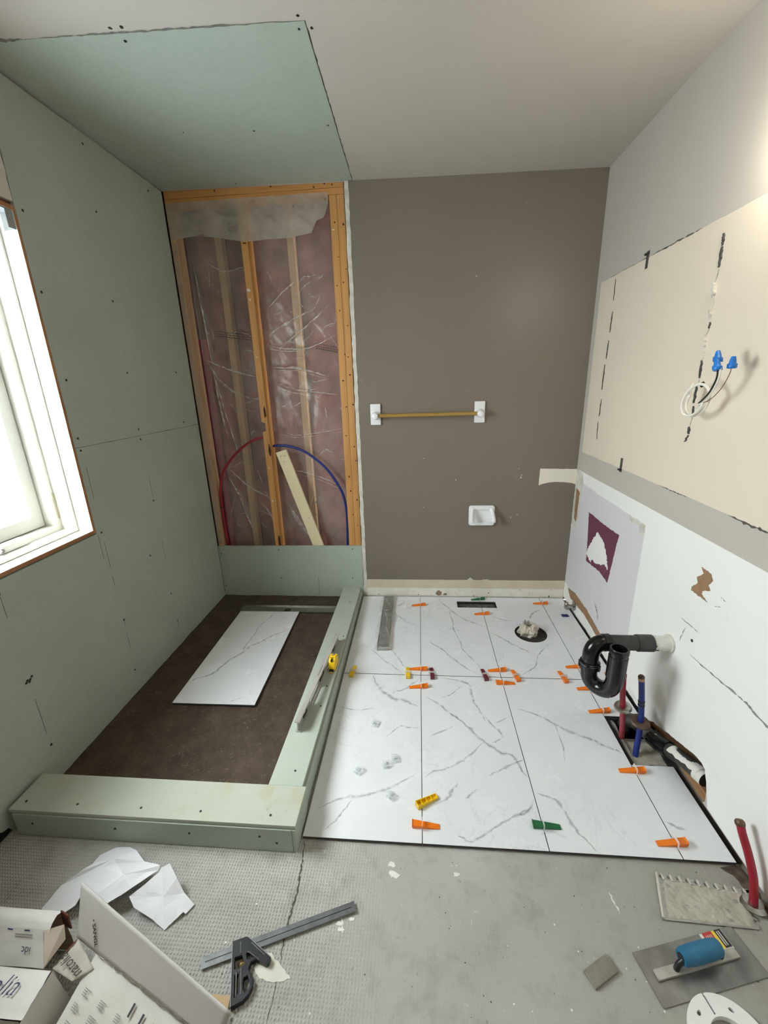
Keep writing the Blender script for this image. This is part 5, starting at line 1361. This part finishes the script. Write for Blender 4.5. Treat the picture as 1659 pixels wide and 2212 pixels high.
MB().box((0, -.0004, .001), (.084, .0016, .018), Me).build('machined_edge', MACH, hd)
m = MB()
for a, b in (((.022, -.004), (.022, -.030)), ((.016, -.066), (.024, -.062)), ((.024, -.062), (.024, -.112)), ((.012, -.066), (.012, -.114)), ((.050, -.014), (.084, -.052)), ((.040, -.030), (.070, -.058))):
    m.tube([(a[0], a[1], .0165), (b[0], b[1], .0165)], .0018, 6)
m.build('worn_rib', MACH, hd)
MB().lathe([(.0085, 0), (.0085, .004), (.0075, .006), (.0075, .016), (.005, .018), (0, .018)], 16, frame((.0225, -.045, .004), (.2, -.6, .6))).build('brass_nut', pm('old_brass', S(176, 158, 110), S(150, 130, 86), 40, .35, metal=.9), hd, True)
MB().tube([(.004, -.131, .008), (.004, -.128, .008)], .0035, 8).build('scriber_knob', BLK, hd, True)

# ------------------------------------------------------------------ trowels, scrap, flange ring
t = thing('mortared_trowel', 'notched steel trowel blade caked in grey mortar by the right wall', 'trowel', (2.25, -1.76, FZ))
def w2(p, o=t): return (p[0] - o.location.x, p[1] - o.location.y)
A_, B_, C_, D_ = (2.143, -1.697), (2.098, -1.816), (2.345, -1.823), (2.388, -1.728)
def notch(a, b, n, d, f=.5):
    a = Vector(a); b = Vector(b); L = (b - a); nn = Vector((-L.y, L.x)).normalized() * -d
    out = []
    for i in range(n):
        p0 = a + L * (i / n); p1 = a + L * ((i + f) / n); p2 = a + L * ((i + 1) / n)
        out += [tuple(p0), tuple(p1), tuple(p1 - nn * -1), tuple(p2 - nn * -1)]
    return out
top = notch(D_, A_, 10, -.011); 
outl = [B_, C_] + notch(C_, D_, 5, -.011) + top
ol = [w2(p) for p in outl]
bl_ = MB().prism(ol, [], .002, .0045).build('blade', STEEL, t)
def cake(u, v):
    a = Vector(A_).lerp(Vector(D_), u); b = Vector(B_).lerp(Vector(C_), u); p = a.lerp(b, .10 + .88 * v)
    p = Vector((p.x + (.5 - u) * .016, p.y))
    z = .0052 + .004 * abs(noise.noise(Vector((p.x * 26, p.y * 26, 1)))) + .006 * max(0, noise.noise(Vector((p.x * 14, p.y * 40, 4)))) + .003 * noise.noise(Vector((p.x * 80, p.y * 80, 0)))
    edge = min(u, 1 - u, v, 1 - v)
    z *= min(1, .35 + edge * 14)
    q = w2((p.x, p.y)); return (q[0], q[1], z)
MB().grid(70, 36, cake).build('mortar_cake', MORTAR, t, True)
m = MB()
for i in range(10):
    p = Vector(A_).lerp(Vector(D_), (i + .5) / 10.2); q = w2((p.x - .002, p.y - .006))
    m.bbox((q[0] - .0025, q[1] - .012, .002), (q[0] + .0025, q[1] + .006, .010), .002)
m.build('mortar_ridge', pm('pale_mortar', S(206, 202, 190), S(188, 182, 168), 50, .85, bump=.6), t, True)
m = MB().tube(spline([(*w2((2.141, -1.699)), .008), (*w2((2.122, -1.75)), .009), (*w2((2.100, -1.814)), .008)], 8), .004, 8)
m.build('mortar_lip', pm('pale_mortar', S(206, 202, 190), S(188, 182, 168), 50, .85, bump=.6), t, True)

t = thing('finishing_trowel', 'steel trowel with a blue handle lying on the grey floor', 'trowel', (2.139, -1.907, FZ), math.atan2(.077, .2975))
ca = math.atan2(.077, .2975)
m = MB().bbox((-.152, -.053, .0015), (.152, .053, .0032), .0006); m.build('blade', pm('worn_trowel_steel', S(150, 148, 144), S(112, 110, 107), 14, .38, metal=.75, bump=.03), t)
m = MB().bbox((-.128, -.011, .0032), (.112, .011, .012), .003); m.build('mounting_bar', pm('dusty_aluminium', S(196, 192, 184), S(164, 160, 150), 40, .55, metal=.4), t, True)
MB().tube(spline([(-.070, 0, .010), (-.066, 0, .030), (-.055, 0, .042)], 4), .007, 10).build('shank', BLK, t, True)
MB().tube(spline([(.062, 0, .010), (.060, 0, .030), (.05, 0, .042)], 4), .007, 10).build('shank', BLK, t, True)
hb = MB().lathe([(.010, -.056), (.0165, -.056), (.019, -.050), (.0205, -.03), (.021, 0), (.0205, .035), (.0185, .052), (.0165, .056), (.010, .056)], 22, frame((-.003, .004, .045), (1, 0, 0)))
hb = hb.build('handle', pm('dusty_blue_handle', S(34, 104, 140), S(70, 132, 160), 14, .5, lo=.45, hi=.85), t, True)
MB().lathe([(0, 0), (.0105, 0), (.0105, .0012), (0, .0012)], 16, frame((-.0605, .004, .045), (1, 0, 0))).build('handle_end', BLK, hb)
st = MB().box((.052, .010, .0033), (.118, .052, .0037)).build('sticker', PAINTW, t)
MB().box((.060, .014, .0037), (.088, .052, .0039)).build('red_band', pm('sticker_red', S(196, 52, 44), S(184, 44, 38), 40, .5), st)
MB().box((.088, .014, .0037), (.097, .052, .0039)).build('yellow_band', pm('sticker_yellow', S(232, 206, 70), S(222, 194, 60), 40, .5), st)
MB().box((.097, .014, .0037), (.117, .052, .0039)).build('black_band', BLK, st)
m = MB()
for x in (.066, .071, .076, .081): m.box((x, .018, .0039), (x + .0022, .046, .0040))
for x in (.101, .107): m.box((x, .018, .0039), (x + .003, .049, .0040))
m.build('sticker_print', pm('sticker_text', S(214, 206, 196), S(190, 180, 170), 90, .6), st)

t = thing('tile_offcut', 'small square ribbed grey offcut lying on the floor', 'offcut', (1.882, -1.938, FZ), math.radians(28))
m = MB().bbox((-.040, -.019, .0008), (.040, .0195, .008), .001); m.build('body', pm('grey_cement_offcut', S(150, 146, 132), S(132, 128, 114), 40, .9, bump=.4), t)
m = MB()
for i in range(13): m.bbox((-.038 + i * .0061, -.018, .0078), (-.0352 + i * .0061, .0185, .0092), .0005)
m.build('rib', pm('grey_cement_offcut', S(150, 146, 132), S(132, 128, 114), 40, .9), t)

t = thing('flange_ring', 'white plastic toilet flange ring on the floor at the bottom right', 'flange ring', (2.127, -2.052, FZ))
def ringpts(r, n=56, a0=0, a1=2 * PI): return [(r * math.cos(a0 + (a1 - a0) * i / n), r * math.sin(a0 + (a1 - a0) * i / n)) for i in range(n + 1)]
sa = math.radians(101)
ho = ringpts(.089, 60, sa + .03, sa + 2 * PI - .03); hi = ringpts(.050, 60, sa + .05, sa + 2 * PI - .05)
def oval(cx, cy, a, b, rot): return [(cx + a * math.cos(q) * math.cos(rot) - b * math.sin(q) * math.sin(rot), cy + a * math.cos(q) * math.sin(rot) + b * math.sin(q) * math.cos(rot)) for q in [2 * PI * i / 12 for i in range(12)]]
ovs = []
for dg in (132, 160, 62, 20, 200, 240, 280, 320):
    a = math.radians(dg); ovs.append(oval(.069 * math.cos(a), .069 * math.sin(a), .0065, .004, a + PI / 2))
WPL = pm('white_flange_plastic', S(240, 240, 236), S(232, 231, 226), 8, .35)
o = MB().prism(ho + list(reversed(hi)), ovs, .0008, .010).build('ring', WPL, t); md = o.modifiers.new('soft', 'BEVEL'); md.width = .0012; md.segments = 2
MB().lathe([(.050, .0008), (.050, .016), (.046, .016), (.046, .0008)], 48, None, True).build('inner_lip', WPL, t, True)

# ------------------------------------------------------------------ paper and cartons at the lower left
def paper_sheet(rings, label):
    """creased paper: facets fanned round a raised or sunken centre"""
    m = MB()
    for centre, ring in rings:
        n = len(ring)
        m.add([centre] + ring, [(0, i + 1, (i + 1) % n + 1) for i in range(n)])
    o = m.build('packing_paper', PAPER)
    bm = bmesh.new(); bm.from_mesh(o.data); bmesh.ops.remove_doubles(bm, verts=bm.verts, dist=.0008)
    bmesh.ops.subdivide_edges(bm, edges=bm.edges[:], cuts=2, use_grid_fill=True)
    for v in bm.verts:
        v.co.z += .0035 * noise.noise(v.co * 22) + .0015 * noise.noise(v.co * 60)
        v.co.z = max(v.co.z, FZ + .0012)
    bm.to_mesh(o.data); bm.free()
    md = o.modifiers.new('thick', 'SOLIDIFY'); md.thickness = .0006; md.offset = 1
    return tag(o, label, 'paper')
paper_sheet([((.445, -1.775, .018), [(.300, -1.90, -.012), (.317, -1.846, .0), (.358, -1.82, .018), (.386, -1.794, .02), (.376, -1.756, .0), (.41, -1.727, -.008), (.453, -1.722, -.008), (.494, -1.742, .01), (.556, -1.786, .03), (.481, -1.807, .048), (.44, -1.819, .045)]),
             ((.385, -1.87, .018), [(.300, -1.90, -.012), (.44, -1.819, .045), (.426, -1.865, .03), (.418, -1.904, .02), (.36, -1.94, .0)]),
             ((.53, -1.842, .056), [(.426, -1.865, .03), (.44, -1.819, .045), (.481, -1.807, .048), (.556, -1.786, .03), (.627, -1.809, .058), (.625, -1.818, .050), (.57, -1.866, .046), (.518, -1.900, .032), (.472, -1.885, .038)])],
            'crumpled white packing paper with a folded strip behind the cartons')
paper_sheet([((.667, -1.868, .022), [(.631, -1.823, .050), (.634, -1.813, .056), (.652, -1.8, .055), (.686, -1.826, .035), (.717, -1.847, .008), (.754, -1.864, -.010), (.74, -1.888, -.012), (.734, -1.887, -.004), (.699, -1.927, -.012), (.657, -1.912, .0), (.591, -1.895, .015), (.566, -1.876, .028), (.603, -1.850, .040)])],
            'torn white paper corner bent over the floor right of the cartons')

def carton_quad(mb, a, b, c, d, th=.003):
    a, b, c, d = [Vector(p) for p in (a, b, c, d)]
    n = (b - a).cross(d - a).normalized() * th
    mb.add([a, b, c, d, a - n, b - n, c - n, d - n], [(0, 1, 2, 3), (7, 6, 5, 4), (0, 4, 5, 1), (1, 5, 6, 2), (2, 6, 7, 3), (3, 7, 4, 0)])
    return mb
def crump(mb, amp, seed):
    for v in mb.v:
        v += Vector((noise.noise(v * 14 + Vector((seed, 0, 0))), noise.noise(v * 14 + Vector((0, seed, 0))), noise.noise(v * 14 + Vector((0, 0, seed))))) * amp
    return mb
# carton A: narrow white box, folded top ridge, open right end
t = thing('flat_carton', 'white narrow carton with a folded top and open end at the left edge', 'carton', (.25, -2.0, FZ))
def cA(x, y, z): return (x - .25, y + 2.0, z - FZ)
def lidA(u, v): return cA(.05 + u * (.448 - .03 * v), -2.074 + v * .048 + .002 * noise.noise(Vector((u * 9, v * 4, 1))), .098 + v * .052 + .003 * noise.noise(Vector((u * 7, v * 4, 5))))
MB().grid(16, 8, lidA).build('sloping_lid', CARD, t, True)
MB().grid(16, 4, lambda u, v: cA(.05 + u * .448, -2.075, FZ + .001 + v * (.096 - FZ))).build('front_panel', CARD, t, True)
m = MB().grid(16, 8, lambda u, v: cA(.05 + u * .43, -2.029 + v * .045, .136 + .016 * math.sin(v * PI * .8) + .004 * noise.noise(Vector((u * 9, v * 5, 3))) * (1 if v > .1 else 0)))
m.build('top_panel', CARD, t, True)
m = MB().grid(16, 6, lambda u, v: cA(.05 + u * .43, -1.984 + .003 * noise.noise(Vector((u * 6, v * 4, 6))), FZ + .001 + v * .158)); m.build('back_panel', CARDB, t, True)
m = MB(); carton_quad(m, cA(.497, -2.074, .098), cA(.506, -2.016, .100), cA(.500, -2.002, .132), cA(.470, -2.027, .149)); crump(m, .002, 4)
m.build('end_flap', pm('beige_carton_end', S(226, 214, 200), S(212, 198, 180), 10, .8), t)
m = MB(); carton_quad(m, cA(.478, -1.990, .10), cA(.505, -1.996, .10), cA(.503, -1.992, .145), cA(.478, -1.985, .148)); m.build('torn_edge', pm('rusty_torn_board', S(112, 62, 42), S(84, 44, 30), 40, .9), t)
def onA(u, v, up=.0016): return Vector(lidA(u, v)) + Vector((0, -.7, .7)) * up
m = MB()
for u in (.55, .66, .77, .88): m.add([onA(u, .93), onA(u + .035, .93), onA(u + .035, .97), onA(u, .97)], [(0, 1, 2, 3)])
m.build('perforation', INKN, t)
ex = (Vector(lidA(.3, .5)) - Vector(lidA(.9, .5))).normalized(); ey = (Vector(lidA(.8, .1)) - Vector(lidA(.8, .9))).normalized(); ez = ex.cross(ey)
Mt = Matrix((ex, ey, ez)).transposed().to_4x4(); Mt.translation = onA(.93, .55, .004)
text_mesh('print', 'idc', .022, INKN, t, Mt, .15)
m = MB()
for k in range(2): m.add([onA(.82, .76 + k * .06), onA(.93, .76 + k * .06), onA(.93, .785 + k * .06), onA(.82, .785 + k * .06)], [(0, 1, 2, 3)])
m.build('small_print', INKG, t)

# carton B: white lid in the foreground
t = thing('lidded_carton', 'white carton with a slanted word on its lid at the bottom left edge', 'carton', (.35, -2.2, FZ))
def cB(x, y, z): return (x - .35, y + 2.2, z - FZ)
m = MB().grid(14, 10, lambda u, v: cB(.10 + u * (.458 - .004 * v), -2.178 + v * .080, .150 + .004 * noise.noise(Vector((u * 8, v * 5, 2))))); m.build('lid', CARD, t, True)
m = MB().grid(10, 10, lambda u, v: cB(.556 + .010 * v + .026 * (1 - v) * (1 - 0), -2.185 + u * .085 + .0 * v, FZ + .001 + v * (.147 - FZ)) if False else cB(.592 - .034 * v ** .7 + .003 * noise.noise(Vector((u * 9, v * 9, 4))), -2.19 + u * .092, FZ + .001 + v * (.150 - FZ))); m.build('side_panel', CARDG, t, True)
m = MB().grid(14, 6, lambda u, v: cB(.10 + u * .452, -2.180 + .003 * noise.noise(Vector((u * 9, v * 5, 8))), FZ + .001 + v * (.148 - FZ))); m.build('front_panel', CARDG, t, True)
m = MB().grid(14, 6, lambda u, v: cB(.10 + u * .462, -2.0975, FZ + .001 + v * (.149 - FZ))); m.build('back_panel', CARD, t, True)
Mt = Matrix.Translation(cB(.505, -2.146, .1565))
text_mesh('print', 'anatolia', .050, INKN, t, Mt, .3, -.0006, 'RIGHT')
m = MB(); carton_quad(m, cB(.540, -2.183, .06), cB(.556, -2.183, .06), cB(.556, -2.183, .14), cB(.545, -2.183, .13), .001); m.build('dark_slot', HOLEM, t)

# carton C: open carton with raised flap
t = thing('open_carton', 'open grey white carton with a tall raised flap and printed top', 'carton', (.75, -2.15, FZ))
def cC(x, y, z): return (x - .75, y + 2.15, z - FZ)
e = Vector((.945, -.328, 0)); w = Vector((-.328, -.945, 0)); K0 = Vector((.607, -2.033, 0))
def q(a, b, z): p = K0 + e * (a + b * .347 * (1 - a / .46)) + w * b; return cC(p.x, p.y, z)
m = MB().grid(24, 10, lambda u, v: Vector(q(u * .46, v * .32, .098 + .004 * noise.noise(Vector((u * 9, v * 7, 5)))))); m.build('top_panel', pm('printed_carton_top', S(208, 205, 196), S(190, 186, 176), 8, .8, bump=.05), t, True)
m = MB().grid(24, 6, lambda u, v: Vector(q(u * .46, .0, FZ + .001 + v * (.097 - FZ)))); m.build('back_panel', CARDG, t, True)
m = MB().grid(6, 6, lambda u, v: Vector(q(.0, u * .30, FZ + .001 + v * (.097 - FZ)))); m.build('end_panel', CARDG, t, True)
m = MB().grid(6, 6, lambda u, v: Vector(q(.46, u * .30, FZ + .001 + v * (.097 - FZ)))); m.build('end_panel', CARDG, t, True)
def flapC(u, v):
    b = Vector((.535, -2.012, .100)).lerp(Vector((.99, -2.172, .100)), u); tp_ = Vector((.519, -1.947, .200)).lerp(Vector((1.02, -2.151, .186)), u)
    p = b.lerp(tp_, v * (1 - .06 * math.sin(u * 3)))
    p = p + Vector((.328, .945, 0)) * (.004 * math.sin(u * PI) * v + .0008 * noise.noise(Vector((u * 6, v * 3, 9))))
    return cC(*p)
o = MB().grid(30, 10, flapC).build('raised_flap', CARDG, t, True); md = o.modifiers.new('thick', 'SOLIDIFY'); md.thickness = .003
fo = o
def efl(u, v):
    a = Vector((.540, -2.014, .104)).lerp(Vector((.624, -2.066, .100)), u); b = Vector((.516, -2.070, .094)).lerp(Vector((.592, -2.094, .108)), u)
    p = a.lerp(b, v); p.z += .004 * noise.noise(Vector((u * 6, v * 6, 2))); return cC(*p)
o = MB().grid(10, 8, efl).build('end_flap', pm('soiled_carton_flap', S(196, 190, 178), S(170, 160, 144), 14, .8), t, True); md = o.modifiers.new('thick', 'SOLIDIFY'); md.thickness = .002
m = MB(); 
ribbon(m, [(0, 0), (.05, 0), (.1, 0)], .012, lambda a, b: Vector(efl(.02 + b * 3, a * 9.4)) + Vector((0, 0, .0022)), 3, 1.0, 6)
m.build('torn_edge', pm('rusty_torn_board', S(112, 62, 42), S(84, 44, 30), 40, .9), o)
ex = (Vector(efl(0, .5)) - Vector(efl(1, .5))).normalized(); ez = Vector((0, 0, 1)); ey = ez.cross(ex)
Mt = Matrix((ex, ey, ez)).transposed().to_4x4(); Mt.translation = Vector(efl(.97, .46)) + Vector((0, 0, .008))
text_mesh('print', 'natolia', .030, INK, o, Mt, .15)
# word along the fold of the flap
pa = Vector(flapC(.155, .06)); pb_ = Vector(flapC(.115, .55))
ex = (pa - pb_).normalized(); nz = (Vector(flapC(.3, .3)) - Vector(flapC(.1, .3))).cross(Vector(flapC(.2, .6)) - Vector(flapC(.2, .2))).normalized()
if nz.y > 0: nz = -nz
ey = nz.cross(ex); Mt = Matrix((ex, ey, nz)).transposed().to_4x4(); Mt.translation = pb_ + nz * .003
text_mesh('print', '• SANGL', .0155, INK, fo, Mt, 0, .0004)
# lines of print and bars on the top panel
m = MB(); rr = random.Random(2)
def bar(m, a0, a1, b0, b1, z=.1035): m.add([Vector(q(a0, b0, z)), Vector(q(a1, b0, z)), Vector(q(a1, b1, z)), Vector(q(a0, b1, z))], [(0, 1, 2, 3)])
for i in range(5):
    b = .055 + i * .026
    for k in range(6):
        a = .02 + k * .06 + rr.uniform(-.006, .006)
        for j in range(4): bar(m, a, a + rr.uniform(.012, .026), b + j * .0036, b + j * .0036 + .0014)
m.build('small_print', INKG, t)
m = MB()
for a, b in ((.17, .028), (.205, .032), (.24, .034), (.265, .036), (.30, .034)): bar(m, a, a + .006, b, b + .022, .104)
m.build('print_bar', INK, t)
m = MB(); ribbon(m, [(.0, .006), (.12, .005), (.25, .006), (.44, .005)], .003, lambda a, b: Vector(q(a, b, .1042)), 4, .8, 12); m.build('crease', pm('dark_crease', S(120, 112, 100), S(96, 88, 78), 40, .9), t)

# tan board and thin rod beside the cartons
t = thing('board_scrap', 'tan board corner poking out under the open carton', 'board', (.90, -2.10, FZ))
MB().prism([(-.10, -.05), (-.02, .055), (.045, .055), (.062, -.05)], [], .0008, .006).build('panel', pm('tan_hardboard', S(204, 176, 138), S(188, 158, 118), 18, .8), t)
tag(MB().tube([(.955, -2.075, FZ + .011), (.9535, -2.16, FZ + .011)], .0028, 8).build('thin_rod', pm('bare_rod', S(176, 146, 126), S(150, 120, 100), 20, .4), None, True), 'thin metal rod below the head of the combination square', 'rod')
